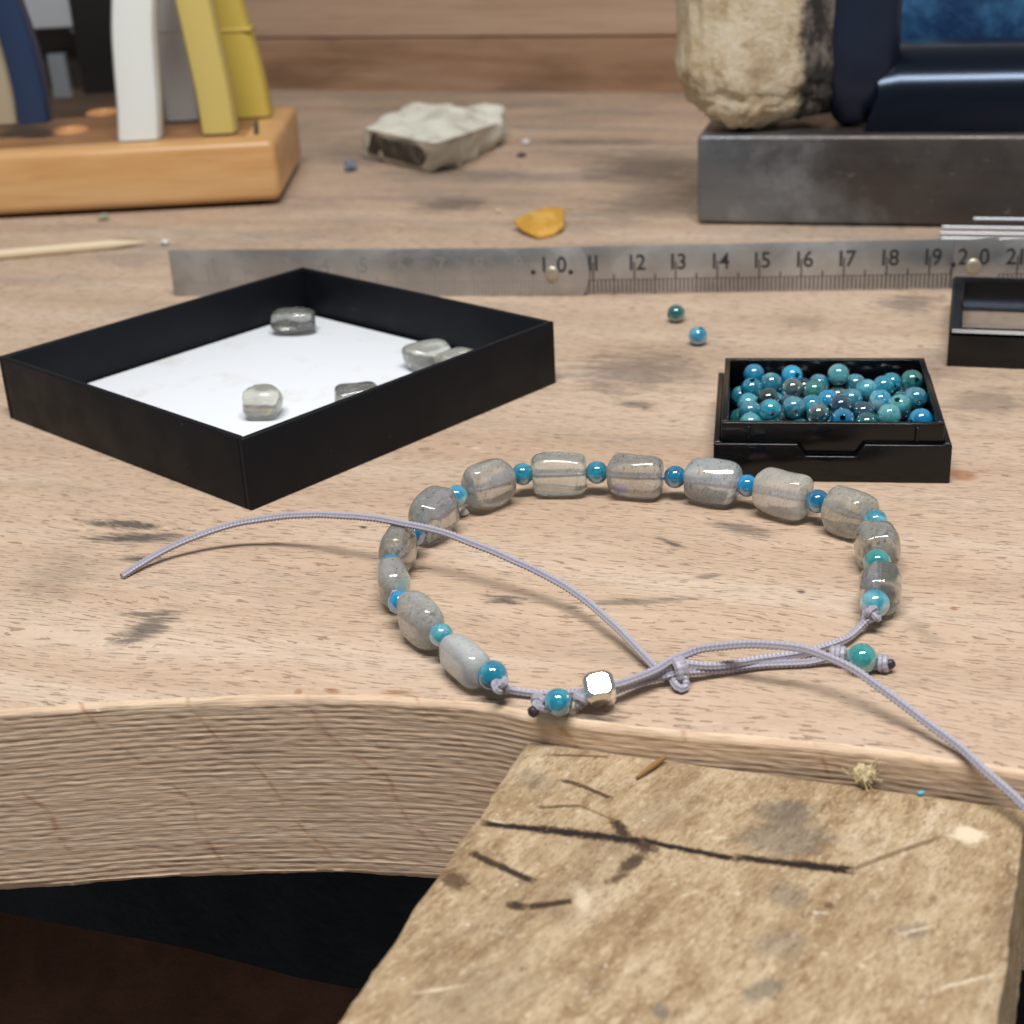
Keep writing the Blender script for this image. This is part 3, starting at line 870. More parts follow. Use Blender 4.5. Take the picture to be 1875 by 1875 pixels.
part(brace, 'burnt_tip', ([v + bt for v in g[0]], g[1]), M_BURNT)

# ------------------------------------------------------------------ square card tray with a white sheet and left-over stones
Ft = frame(R(46.4), (-4.45, 24.0, 0))
SX, SY, HT, WT = 7.98, 7.80, 1.32, .13
tray = T('card_tray', 'large square black card tray holding a white sheet and a few stones', 'tray', (-4.5, 29.6, 0))
part(tray, 'floor', gbox(Ft, WT, SX - WT, WT, SY - WT, .02, .22), M_CARD)
for a in ((0, SX, 0, WT), (0, SX, SY - WT, SY), (0, WT, WT, SY - WT), (SX - WT, SX, WT, SY - WT)):
    part(tray, 'wall', gbox(Ft, a[0], a[1], a[2], a[3], 0, HT), M_CARD, bevel=.035)
solo('paper_sheet', gbox(Ft, WT + .12, SX - WT - .10, WT + .10, SY - WT - .06, .225, .27), M_PAPER, (-4.5, 29.6, .225), 'white paper sheet lying in the square black tray', 'paper', bevel=.012)
def loose_stone(px, z, axis_deg, dims, seed, mat, label):
    c = G(*px, z)
    Mx = basis(Vector((math.cos(R(axis_deg)), math.sin(R(axis_deg)), 0)))
    g = nugget(*dims, seed, .6, .76, .07)
    lo = min((Mx @ v).z for v in g[0])
    c.z = .275 - lo
    g = place(g, Mx, c)
    return solo('stone_nugget', g, mat, c, label, 'stone', 'loose stones in the tray', angle=60)
fa = feldspar('grey_feldspar', (.50, .49, .43), (.58, .58, .52), .25, .32)
fb = feldspar('dark_feldspar', (.24, .24, .22), (.36, .36, .34), .7, .34)
fc_ = feldspar('pale_feldspar', (.50, .50, .45), (.58, .59, .55), .5, .3)
loose_stone((480, 738), .55, -4, (.37, .36, .30), 3, fa, 'pale grey stone nugget alone on the paper near the front of the tray')
loose_stone((538, 588), .55, -6, (.50, .34, .27), 14, fb, 'dark smoky stone nugget at the back corner of the paper')
loose_stone((781, 650), .55, 22, (.47, .36, .28), 25, fc_, 'whole pale stone nugget by the right wall of the tray')
loose_stone((838, 664), .50, 30, (.46, .34, .25), 31, fa, 'yellowish stone nugget mostly hidden behind the tray wall at right')
loose_stone((655, 728), .52, 12, (.46, .36, .26), 47, fb, 'brown grey stone nugget half hidden by the front wall of the tray')

# ------------------------------------------------------------------ small bead box
Fb = frame(R(-9.5), (3.50, 24.27, 0))
BW, BD, LZ, TZ = 3.96, 3.72, .69, 1.03
box = T('bead_box', 'small black plastic box open and filled with blue beads', 'box', (5.9, 25.8, 0))
cx_ = BW / 2
part(box, 'front_wall', prism_xz(Fb, [(0, 0), (BW, 0), (BW, LZ), (cx_ + .54, LZ), (cx_ + .41, LZ - .22), (cx_ - .43, LZ - .22), (cx_ - .56, LZ), (0, LZ)], 0, .12), M_PLASTIC, bevel=.025)
part(box, 'wall', gbox(Fb, 0, .12, .12, BD, 0, LZ), M_PLASTIC, bevel=.025)
part(box, 'wall', gbox(Fb, BW - .12, BW, .12, BD, 0, LZ), M_PLASTIC, bevel=.025)
part(box, 'wall', gbox(Fb, .12, BW - .12, BD - .12, BD, 0, LZ), M_PLASTIC, bevel=.025)
part(box, 'floor', gbox(Fb, .122, BW - .122, .122, BD - .122, .02, .36), M_PLASTIC)
i0, i1 = .13, .24
part(box, 'rim', gbox(Fb, i0, BW - i0, i0, i1, .365, TZ), M_PLASTIC, bevel=.022)
part(box, 'rim', gbox(Fb, i0, BW - i0, BD - i1, BD - i0, .365, TZ), M_PLASTIC, bevel=.022)
part(box, 'rim', gbox(Fb, i0, i1, i1, BD - i1, .365, TZ), M_PLASTIC, bevel=.022)
part(box, 'rim', gbox(Fb, BW - i1, BW - i0, i1, BD - i1, .365, TZ), M_PLASTIC, bevel=.022)
for x in (.56, BW - .60):
    part(box, 'rib', gbox(Fb, x, x + .06, i0 - .05, i0 - .001, LZ + .004, TZ - .05), M_PLASTIC, bevel=.015)
# the heap: (crop x, crop y, height, colour, hole axis, label)
HEAP = [
 (260, 200, .86, 'blue', (0, .2, 1), 'deep blue bead in the back left corner of the bead box'),
 (548, 228, .88, 'bright', (.35, -.9, .35), 'bright blue bead with its hole facing forward near the back of the box'),
 (908, 235, .88, 'aqua', (1, .2, .1), 'pale teal bead sitting highest at the middle of the back wall'),
 (1265, 290, .84, 'teal', (.9, .5, 0), 'mottled teal bead left of the green holed bead in the box'),
 (1515, 265, .88, 'green', (.25, -.9, .35), 'green teal bead with visible hole in the back right corner of the box'),
 (250, 305, .82, 'teal', (0, -.3, 1), 'teal bead with hole on top along the left wall of the box'),
 (405, 300, .78, 'grey', (1, 0, 0), 'grey bead with pale crown just left of the bright blue holed bead'),
 (365, 405, .84, 'dark', (1, .3, 0), 'almost black green bead at the left of the heap'),
 (545, 370, .70, 'brown', (0, 1, 0), 'clear brownish bead in front of the bright blue holed bead'),
 (640, 300, .62, 'navy', (1, 1, 0), 'dark bead in the gap right of the bright blue holed bead'),
 (790, 310, .70, 'grey', (0, 1, .2), 'grey blue bead just left of the pale teal bead'),
 (885, 345, .62, 'brown', (1, 0, 0), 'brown bead low under the pale teal bead'),
 (715, 370, .72, 'green', (1, 0, .2), 'dark green grey bead in the middle of the heap'),
 (1040, 305, .70, 'grey', (0, 1, 0), 'blue grey bead right of the pale teal bead'),
 (1115, 350, .76, 'pale', (1, .2, 0), 'light cyan bead right of the centre of the heap'),
 (830, 415, .78, 'bright', (0, 1, .1), 'glowing cyan blue bead at the centre of the heap'),
 (1010, 410, .78, 'grey', (1, 1, 0), 'smoky blue bead right of the cyan bead at the centre'),
 (1230, 415, .80, 'mixed', (1, 0, 0), 'blue and white bead left of the pale aqua bead'),
 (1395, 440, .88, 'aqua', (-.4, -.5, .8), 'pale aqua bead with a hole on its upper left'),
 (1305, 515, .88, 'aqua', (1, 0, 0), 'cloudy teal bead in front of the pale aqua bead'),
 (1390, 300, .66, 'teal', (0, 1, 0), 'teal bead squeezed between the mottled and green beads'),
 (1560, 385, .72, 'blue', (1, 0, 0), 'dark blue bead along the right wall of the box'),
 (1565, 460, .72, 'grey', (0, 1, 0), 'grey blue bead on the right wall above the bright corner bead'),
 (1575, 550, .84, 'bright', (1, .4, 0), 'bright blue bead in the front right corner of the box'),
 (215, 440, .72, 'pale', (0, 1, 0), 'light blue bead left of the black green bead'),
 (220, 505, .76, 'grey', (1, 0, 0), 'blue grey bead on the left wall near the front'),
 (240, 570, .76, 'aqua', (1, 1, 0), 'aqua bead in the front left corner of the box'),
 (395, 535, .82, 'teal', (0, 1, 0), 'light teal bead right of the front left corner'),
 (425, 585, .70, 'green', (1, 0, 0), 'green bead against the front rim below the light teal bead'),
 (535, 455, .70, 'navy', (1, 0, 0), 'navy bead right of the black green bead'),
 (580, 515, .76, 'grey', (0, 1, 0), 'grey speckled bead near the front rim left of centre'),
 (710, 470, .78, 'teal', (1, 0, .1), 'teal bead in front of the cyan centre bead'),
 (755, 530, .78, 'brown', (0, 1, 0), 'brownish dark bead at the middle of the front rim'),
 (915, 470, .84, 'navy', (1, .2, 0), 'dark navy bead right of centre near the front'),
 (950, 548, .80, 'blue', (-.2, -.8, .5), 'blue bead with open hole at the front rim'),
 (1110, 505, .76, 'navy', (0, 1, 0), 'navy grey bead left of the cloudy teal bead'),
 (1140, 570, .74, 'green', (1, 0, 0), 'teal green bead at the front rim right of the holed bead'),
 (620, 580, .66, 'green', (0, 1, 0), 'green bead low behind the front rim left of centre'),
 (1630, 320, .66, 'navy', (0, 1, 0), 'dark teal bead in shade under the right wall'),
 (480, 300, .62, 'blue', (1, 0, 0), 'blue bead peeping out beneath the bright blue holed bead'),
 (445, 385, .66, 'pale', (1, 0, 0), 'light blue bead peeping out right of the black green bead'),
 (1210, 340, .60, 'blue', (1, 0, 0), 'blue bead under the mottled teal bead'),
 (1455, 380, .62, 'green', (1, 0, 0), 'dark bead in the shade below the green holed bead'),
 (1470, 520, .58, 'navy', (1, 0, 0), 'dark bead low between cloudy teal and bright corner beads'),
 (620, 415, .66, 'brown', (1, 0, 0), 'small brown grey bead in the middle left of the heap'),
]
RB = .204
pos, anchor = [], []
inv = Fb(0, 0, 0)
ex = (Fb(1, 0, 0) - inv); ey = (Fb(0, 1, 0) - inv)
for q in HEAP:
    p = G(1320 + q[0] * .2347, 640 + q[1] * .2347, q[2])
    pos.append(Vector(((p - inv).dot(ex), (p - inv).dot(ey), q[2])))
for k in range(26):             # a bottom layer that carries the ones in view
    pos.append(Vector((i1 + RB + (k % 9) * .37 + .05, i1 + RB + .2 + (k // 9) * .95, .36 + RB)))
anchor = [p.copy() for p in pos]
nH = len(HEAP)
lo_, hx_, hy_ = i1 + RB + .005, BW - i1 - RB - .005, BD - i1 - RB - .005
for it in range(260):
    for i in range(len(pos)):
        if it < 230: pos[i] += (anchor[i] - pos[i]) * (.05 if i < nH else .0)
    for i in range(len(pos)):
        for j in range(i + 1, len(pos)):
            d = pos[j] - pos[i]; L = d.length
            if L < 2 * RB:
                if L < 1e-5: d = Vector((.01, .02, .03)); L = d.length
                k_ = (2 * RB - L) / L * .5
                wgt = .5 if (i < nH) == (j < nH) else (.2 if i < nH else .8)
                pos[i] -= d * (k_ * 2 * wgt * .9); pos[j] += d * (k_ * 2 * (1 - wgt) * .9)
    for p in pos:
        p.x = min(max(p.x, lo_), hx_); p.y = min(max(p.y, lo_), hy_); p.z = max(p.z, .365 + RB)
for q, p in zip(HEAP, pos):
    o = bead_obj('blue_bead', q[3], RB, Fb(p.x, p.y, p.z), Vector(q[4]))
    tag(o, q[5], 'bead', 'beads in the small box')
for p in pos[nH:]:
    if p.z < .95:
        o = bead_obj('blue_bead', random.choice(['teal', 'navy', 'green', 'grey', 'blue']), RB, Fb(p.x, p.y, p.z), Vector((random.uniform(-1, 1), random.uniform(-1, 1), .2)))
        tag(o, 'bead mostly buried beneath the heap in the bead box', 'bead', 'beads buried in the small box')
tag(bead_obj('blue_bead', 'green', .205, G(1238, 574, .205), Vector((1, .4, .1))), 'dark green bead loose on the bench, farther of two', 'bead', 'loose beads on the bench')
tag(bead_obj('blue_bead', 'mixed', .205, G(1278, 615, .205), Vector((.3, -.2, .9))), 'blue bead with pale top loose on the bench, nearer of two', 'bead', 'loose beads on the bench')

# ------------------------------------------------------------------ lid of the bead box
Fl = frame(R(-17.0), (9.02, 29.55, 0))
lid = T('box_lid', 'black plastic box lid with clear window lying at the right edge', 'lid', (11, 31, 0))
LW, LD, LH, fw = 4.2, 4.05, .78, .26
part(lid, 'wall', gbox(Fl, 0, LW, 0, .11, 0, LH - .125), M_PLASTIC)
part(lid, 'wall', gbox(Fl, 0, LW, LD - .11, LD, 0, LH - .125), M_PLASTIC)
part(lid, 'wall', gbox(Fl, 0, .11, .111, LD - .111, 0, LH - .125), M_PLASTIC)
part(lid, 'wall', gbox(Fl, LW - .11, LW, .111, LD - .111, 0, LH - .125), M_PLASTIC)
def frame_ring(F, x0, x1, y0, y1, w, z0, z1):
    v = []
    for z in (z0, z1):
        for (xa, ya) in ((x0, y0), (x1, y0), (x1, y1), (x0, y1)): v.append(F(xa, ya, z))
        for (xa, ya) in ((x0 + w, y0 + w), (x1 - w, y0 + w), (x1 - w, y1 - w), (x0 + w, y1 - w)): v.append(F(xa, ya, z))
    f = []
    for i in range(4):
        j = (i + 1) % 4
        f += [(i, j, j + 4, i + 4), (8 + i, 12 + i, 12 + j, 8 + j), (i, 8 + i, 8 + j, j), (4 + i, 4 + j, 12 + j, 12 + i)]
    return v, f
part(lid, 'frame', frame_ring(Fl, -.004, LW + .004, -.004, LD + .004, fw, LH - .12, LH), M_PLASTIC, bevel=.085, seg=1)
part(lid, 'window_pane', gbox(Fl, fw + .003, LW - fw - .003, fw + .003, LD - fw - .003, LH - .115, LH - .065), M_PANE)

# ------------------------------------------------------------------ folding rule, standing on its edge
def text_geo(txt, size):
    cu = bpy.data.curves.new('t', 'FONT'); cu.body = txt; cu.size = size; cu.align_x = 'CENTER'; cu.offset = size * .012; cu.resolution_u = 4
    ob = bpy.data.objects.new('t', cu); col.objects.link(ob)
    dg = bpy.context.evaluated_depsgraph_get()
    me = bpy.data.meshes.new_from_object(ob.evaluated_get(dg))
    v = [tuple(x.co) for x in me.vertices]; f = [tuple(p.vertices) for p in me.polygons]
    bpy.data.objects.remove(ob); bpy.data.curves.remove(cu); bpy.data.meshes.remove(me)
    return v, f
rule = T('folding_rule', 'steel folding rule standing on edge behind the trays, centimetre numbers facing front', 'ruler', (1.3, 36.3, 0))
HR = 1.19
def blade(p0, p1, cm0, cm1, back, ext0, ext1, ink, lo, hi, dy):
    d = (Vector(p1) - Vector(p0)); L = d.length; d.normalize()
    F = frame(math.atan2(d.y, d.x), (p0[0], p0[1], 0))
    n = 8
    pts = [(-ext0, 0)] + [(L + ext1 + (.16 * math.sin(math.pi * k / n) if ext1 > .3 else 0), HR * k / n) for k in range(n + 1)] + [(-ext0, HR)]
    b = part(rule, 'blade', prism_xz(F, pts, dy, dy + .055), M_RULE, bevel=.01, seg=2)
    u = L / (cm1 - cm0)
    fy = dy - .0015
    tk = []
    def tick(x, z0, z1, w): tk.append(gbox(F, x - w / 2, x + w / 2, fy, fy + .002, z0, z1))
    for mm in range(int(lo * 10), int(hi * 10) + 1):
        x = (mm / 10 - cm0) * u
        if mm % 10 == 0: tick(x, .03, .80 if mm % 100 else .5, .034)
        elif mm % 5 == 0: tick(x, .03, .50, .034)
        else: tick(x, .05, .37, .030)
    tk.append(gbox(F, (lo - cm0) * u, (hi - cm0) * u, fy - .0005, fy + .0015, .362, .378))
    sub(b, rule, 'graduation_marks', join(*tk), ink, smooth=False)
    for c in range(int(math.ceil(lo)), int(hi) + 1):
        if c in (10, 20) and c != cm1: continue
        if c == 0: continue
        t = str(c)
        x = (c - cm0) * u
        gap = .13 if c % 10 == 0 else .045
        gs = []
        if len(t) == 2:
            for ch, sgn in ((t[0], -1), (t[1], 1)):
                gv, gf = text_geo(ch, .50)
                w = max(q[0] for q in gv) - min(q[0] for q in gv); mid = (max(q[0] for q in gv) + min(q[0] for q in gv)) / 2
                gs.append(([F(x + sgn * (gap + w / 2) + (q[0] - mid), fy - .001, .60 + q[1] * 1.10) for q in gv], gf))
        else:
            gv, gf = text_geo(t, .50)
            gs.append(([F(x + .16 + q[0], fy - .001, .60 + q[1] * 1.10) for q in gv], gf))
        sub(b, rule, 'numeral', join(*gs), ink, smooth=False)
    return F, u
Pa, Pb, Pc = G(322, 541), G(1013, 541), G(1778, 528.5)
dAB = (Pb - Pa).normalized(); dBC = (Pc - Pb).normalized()
Pd = Pc + Vector((dBC.x * math.cos(R(-3)) - dBC.y * math.sin(R(-3)), dBC.x * math.sin(R(-3)) + dBC.y * math.cos(R(-3)), 0)) * 10
F2, u2 = blade(Pb, Pc, 10, 20, 0, .55, .55, M_INK, 10.9, 20.4, .0)
F1, u1 = blade(Pa, Pb, 0, 10, 0, 0.02, .75, M_FAINT, .2, 10.0, -.062)
F3, u3 = blade(Pc, Pd, 20, 30, 0, .45, .2, M_INK, 20.6, 29.5, -.062)
for P_, dd, num in ((Pb, dAB, '10'), (Pc, dBC, None)):
    F = frame(math.atan2(dd.y, dd.x), (P_.x, P_.y, 0))
    n_ = Vector((dd.y, -dd.x, 0))
    Mx = basis(n_)
    prof = [(.185, 0), (.18, .03), (.15, .055), (.09, .072), (.001, .076)]
    g = lathe(prof, (0, 0, 0), 28)
    part(rule, 'rivet', place(g, Mx, F(0, -.0625, .56)), M_BRASS)
    for sx in (-.46, .46):
        g = lathe([(.062, 0), (.055, .012), (.001, .014)], (0, 0, 0), 16)
        part(rule, 'dimple', place(g, Mx, F(sx, -.0625, .60)), M_INK)
gs = []
F = frame(math.atan2(dAB.y, dAB.x), (Pb.x, Pb.y, 0))
for ch, x in (('1', -.19), ('0', .24)):
    gv, gf = text_geo(ch, .50)
    gs.append(([F(x + q[0], -.0655, .60 + q[1] * 1.1) for q in gv], gf))
part(rule, 'numeral', join(*gs), M_INK, smooth=False)
F = frame(math.atan2((Pd - Pc).y, (Pd - Pc).x), (Pc.x, Pc.y, 0))
gs = []
for ch, x in (('2', -.24), ('0', .24)):
    gv, gf = text_geo(ch, .50)
    gs.append(([F(x + q[0], -.0655, .60 + q[1] * 1.1) for q in gv], gf))
part(rule, 'numeral', join(*gs), M_INK, smooth=False)

# ------------------------------------------------------------------ steel bench block and what stands on it
Fs = frame(R(-15.8), (5.63, 42.55, 0))
part(T('steel_block', 'heavy scratched steel bench block with dark patina behind the rule', 'steel block', (12, 44, 0)), 'block', gbox(Fs, 0, 15, 0, 7.5, .06, 2.50), M_BLOCK, bevel=.14, seg=4)
def rough_stone():
    m = Mat('sandy_stone'); v = m.cm()
    a = m.noise(v, 1.3, 6, .72, .3)
    c = m.ramp(a, (.30, (.42, .30, .17)), (.46, (.66, .54, .37)), (.6, (.76, .67, .50)), (.8, (.82, .80, .74)))
    c = m.mix(m.mr(m.noise(v, 4.5, 4, .7), .60, .70, 0, .6), c, (.25, .16, .08))
    c = m.mix(m.mr(m.noise(v, 1.1, 3, .6), .66, .72, 0, .5), c, (.10, .13, .10))
    sep = m.n('ShaderNodeSeparateXYZ'); m.put(sep.inputs[0], v)
    flank = m.mr(m.ma('ADD', sep.outputs[0], m.ma('MULTIPLY', m.ma('SUBTRACT', m.noise(v, 2.2, 5, .7), .5), .9)), .50, .85)  # right flank blends to a streaky dark grey
    cr = m.mix(m.mr(m.noise(m.sc(v, 1, 1, .5), 2.4, 5, .7), .45, .66), (.040, .038, .037), (.21, .18, .155))
    c = m.mix(flank, c, cr)
    m.set(Base_Color=c, Roughness=.9, Specular_IOR_Level=.2, Normal=m.bump(m.noise(v, 5.0, 6, .75), .9, .0016))
    return m.m
sb = PY(1368, 240, 43.6); sb.z = 2.50
def stone_fn(v):
    v = Vector((math.copysign(abs(v.x) ** .62, v.x), math.copysign(abs(v.y) ** .55, v.y), math.copysign(abs(v.z) ** .34, v.z)))
    t = (v.z + 1) / 2
    k = .88 + .12 * min(1, t * 4) ** .7
    v = Vector((v.x * 2.35 * k, v.y * 1.6 * k, v.z * 3.2))
    n = noise.fractal(v * .75 + Vector((3, 1, 8)), 1.0, 2.0, 3) * .22 + noise.fractal(v * 3.2, .8, 2.0, 4) * .11
    return v * (1 + n * .16) + v.normalized() * n * .35
g = ico(6, 1.0, stone_fn)
zl = min(v.z for v in g[0])
sb2 = Vector((sb.x + .42, sb.y - .10, 2.50 - zl - .02))
g = ([v + sb2 for v in g[0]], g[1])
solo('rough_stone', g, rough_stone(), (sb2.x, sb2.y, 2.50), 'sandy rough stone with dark crust standing on the steel block', 'stone', angle=180)
M_BLACKGLASS = plain('black_glass', (.003, .0045, .008), .20, 0, .42).set(Specular_Tint=(.55, .72, 1.0)).m
m = Mat('blue_glass'); v = m.cm()
m.set(Base_Color=m.mix(m.mr(m.noise(v, .4, 5, .62, .4), .38, .62), (.010, .038, .11), (.05, .17, .33)), Roughness=.32, Specular_IOR_Level=.5, Normal=m.bump(m.noise(v, 1.5, 4, .6), .5, .002))
M_BLUEGLASS = m.m
m = Mat('navy_enamel'); v = m.cm()
m.set(Base_Color=m.mix(m.noise(v, .8, 4), (.004, .006, .014), (.012, .018, .04)), Roughness=.36, Specular_IOR_Level=.55, Specular_Tint=(.6, .75, 1.0))
M_NAVY = m.m
def lump(c, dims, p, seed, amp=.05):
    def fn(v):
        v = Vector((math.copysign(abs(v.x) ** p, v.x), math.copysign(abs(v.y) ** p, v.y), math.copysign(abs(v.z) ** p, v.z)))
        v = v * (1 + amp * noise.noise(v * 1.3 + Vector((seed, 0, 0))))
        return Vector((v.x * dims[0], v.y * dims[1], v.z * dims[2]))
    g = ico(5, 1.0, fn)
    lo = min(v.z for v in g[0])
    return [v + Vector((c[0], c[1], c[2] - lo)) for v in g[0]], g[1]
Yb = 42.0
pb = PY(1575, 243, Yb); pr = PY(1880, 243, Yb)
bb = T('black_glass_block', 'glossy black block with sloping front edge on the steel block', 'glass block', ((pb.x + pr.x) / 2, Yb, 2.5))
Fg = frame(R(-16), (pb.x, Yb - .3, 2.5))
prof = [(0, 0), (0, .75)] + [(1.5 * (1 - math.cos(R(k * 9))), .75 + 1.35 * math.sin(R(k * 9))) for k in range(1, 11)] + [(2.4, 2.12), (2.4, 0)]     # (depth, height)
xs = [(0, .0), (.5, 1.0), (8.0, 1.0)]
V, Fc = [], []
for x, k in ((0, .72), (.35, .93), (.9, 1.0), (8.0, 1.0)):
    for y, z in prof: V.append(Fg(x + (0.25 * z if x == 0 else 0), y, max(0, z * k)))
for i in range(3):
    for j in range(len(prof)):
        j2 = (j + 1) % len(prof); n = len(prof)
        Fc.append((i * n + j, i * n + j2, (i + 1) * n + j2, (i + 1) * n + j))
Fc += [tuple(range(len(prof))), tuple(3 * len(prof) + j for j in range(len(prof)))]
part(bb, 'block', (V, Fc), M_BLACKGLASS, angle=50)
q = PY(1800, 60, 48.6)
solo('blue_glass_lump', lump((q.x + .3, 48.9, 2.5), (3.3, 1.3, 2.6), .6, 2), M_BLUEGLASS, (q.x, 48.9, 2.5), 'mottled blue lump behind the glossy black block', 'glass lump')
q = PY(1560, 120, 43.4)
solo('navy_lump', lump((q.x + .05, 43.0, 2.5), (1.05, 1.3, 3.2), .68, 5), M_NAVY, (q.x, 43.0, 2.5), 'dark navy glossy piece between the rough stone and the blue lump', 'enamel piece')
# thin ridged rods in front of the block
def rod(a, b, r, label):
    L = (b - a).length
    path = [a.lerp(b, k / 160) for k in range(161)]
    g = tube(path, r, 12, 0)
    V = g[0]
    for k in range(161):
        f = 1 + .05 * math.cos(k * math.pi)
        for j in range(12): V[k * 12 + j] = path[k] + (V[k * 12 + j] - path[k]) * f
    solo('ridged_rod', (V, g[1]), M_ROD, a, label, 'rod', 'steel rods by the block', angle=180)
rd = Vector((math.cos(R(-16)), math.sin(R(-16)), 0))
for px, py, z, lab in ((1722, 437, .06, 'lowest steel rod lying nearest the rule'), (1720, 427, .20, 'second steel rod up in the pile by the block'), (1724, 416, .35, 'third steel rod up in the pile by the block'), (1782, 401, .52, 'topmost shorter steel rod of the pile by the block')):
    a = G(px, py, z); rod(a, a + rd * 5, .055, lab)

# ------------------------------------------------------------------ wooden tool stand with handles
def stand_wood():
    m = Mat('varnished_wood'); v = m.cm()
    a = m.noise(m.sc(v, .12, 1.2, 1.2), 1.0, 4, .6, .3)
    c = m.ramp(a, (.3, (.50, .265, .095)), (.5, (.58, .33, .135)), (.7, (.64, .40, .19)))
    c = m.mix(m.mr(m.noise(m.sc(v, .6, 9, 9), 1.0, 3), .5, .75, 0, .3), c, (.40, .19, .06))
    m.set(Base_Color=c, Roughness=.36, Specular_IOR_Level=.5)
    return m.m
M_STAND = stand_wood()
m = Mat('stand_top_wood'); v = m.cm()
m.set(Base_Color=m.mix(m.mr(m.noise(m.sc(v, .2, 1, 1), 1.0, 4), .4, .65), (.24, .115, .05), (.36, .18, .075)), Roughness=.5)
M_STANDTOP = m.m
X0, X1, Y0, Y1 = -24.0, -6.70, 47.8, 54.3
stand = T('tool_stand', 'varnished orange wooden stand holding upright tool handles', 'tool stand', (-15, 51, 0))
part(stand, 'block', gbox(ID, X0, X1, Y0, Y1, .16, 2.08), M_STAND, bevel=.28, seg=4)
part(stand, 'foot', gbox(ID, X1 - 1.6, X1 - .7, Y0 + .5, Y0 + 1.4, 0, .155), plain('black_rubber', (.01, .01, .01), .7))
part(stand, 'foot', gbox(ID, X0 + .7, X0 + 1.6, Y0 + .5, Y0 + 1.4, 0, .155), plain('black_rubber', (.01, .01, .01), .7))
part(stand, 'foot', gbox(ID, X1 - 1.6, X1 - .7, Y1 - 1.4, Y1 - .5, 0, .155), plain('black_rubber', (.01, .01, .01), .7))
part(stand, 'top_panel', gbox(ID, X0 + .5, X1 - 1.0, Y0 + .75, Y1 - .4, 2.075, 2.10), M_STANDTOP, bevel=.01)
part(stand, 'slot_strip', gbox(frame(R(8), (X1 - .75, Y0 + .9, 0)), 0, .16, 0, 4.4, 2.07, 2.088), plain('dark_slot', (.03, .03, .035), .5))
M_LITRIM = plain('lit_rim_wood', (.62, .30, .12), .3).m  # light on the slots' far edges, put into the rims' brighter colour
for px, py in ((190, 207), (128, 240), (118, 244)):
    c = G(px, py, 2.10)
    part(stand, 'socket_rim', lathe([(.62, 0), (.60, .06), (.50, .09), (.42, .05), (.40, .004)], (c.x, c.y, 2.099), 28), M_LITRIM)
    if px == 128: break
def bar(pts, w, t, Y, taper=1.0):
    """upright handle through photo points on the plane y = Y"""
    P = spline([PY(px, py, Y) for px, py in pts], .25)
    V, Fc = [], []
    n = len(P)
    for i, p in enumerate(P):
        k = 1 + (taper - 1) * i / (n - 1)
        for k8 in range(12):
            th = 2 * math.pi * (k8 + .5) / 12
            cx, cy = math.cos(th), math.sin(th)
            V.append(p + Vector((w * k / 2 * math.copysign(abs(cx) ** .5, cx), t / 2 * math.copysign(abs(cy) ** .5, cy), 0)))
    for i in range(n - 1):
        for j in range(12):
            j2 = (j + 1) % 12
            Fc.append((i * 12 + j, i * 12 + j2, (i + 1) * 12 + j2, (i + 1) * 12 + j))
    Fc += [tuple(range(12)), tuple((n - 1) * 12 + j for j in range(12))]
    return V, Fc
def soft(name, c, rough=.4): return plain(name, c, rough, 0, .5)
M_JOINT = plain('tool_steel', (.5, .5, .52), .35, 1.0)
def tool(label, front, back, cf, cb, jx):
    t = T('hand_tool', label, 'hand tool', (PY(*front[0][0], front[3]).x, front[3], 2.1), 'tools in the wooden stand')
    f = part(t, 'handle', bar(front[0], front[1], front[2], front[3]), cf)
    if back:
        h = part(t, 'handle', bar(back[0], back[1], back[2], back[3]), cb)
        pt = PY(*back[4], back[3])
        if back[5]:
            sub(h, t, 'collar', gbox(frame(0, (pt.x, back[3], pt.z)), -back[1] * .515, back[1] * .515, -back[2] * .53, back[2] * .53, -.08, .05), cb, bevel=.04)
    top = PY(*front[0][-1], front[3])
    part(t, 'joint', lathe([(.5, 0), (.75, .2), (.75, 1.0), (.45, 1.3)], (top.x, top.y + (1.2 if back else 0), top.z - .3), 24), M_JOINT)
    return t
tool('white handled tool standing in the wooden stand', ([(258, 252), (256, 190), (250, 110), (247, 40), (252, -60), (275, -190)], 1.38, 1.0, 49.0), ([(338, 216), (330, 150), (316, 60), (302, 0), (290, -90), (280, -190)], 1.15, 1.0, 52.2, (316, 52), True), soft('white_handle', (.72, .76, .75), .35), soft('grey_handle', (.62, .63, .64), .4), 0)
tool('yellow handled tool nearest the right end of the wooden stand', ([(404, 240), (393, 170), (376, 90), (356, 0), (335, -90), (322, -190)], 1.12, 1.0, 49.2), ([(464, 210), (447, 130), (425, 55), (408, 0), (370, -110), (335, -190)], 1.30, 1.0, 52.2, (425, 52), True), soft('yellow_handle', (.56, .45, .14), .4), soft('yellow_handle_shade', (.54, .41, .08), .4), 0)
tool('dark navy handled tool leaning at the left of the wooden stand', ([(66, 222), (56, 160), (36, 80), (8, 0), (-30, -100), (-60, -180)], 1.05, 1.0, 50.2), None, soft('navy_handle', (.012, .032, .085), .35), None, 0)
tool('beige handled tool at the far left edge of the stand', ([(14, 222), (6, 160), (-14, 80), (-44, 0), (-80, -100), (-110, -180)], .95, 1.0, 50.6), None, soft('beige_handle', (.38, .32, .22), .5), None, 0)
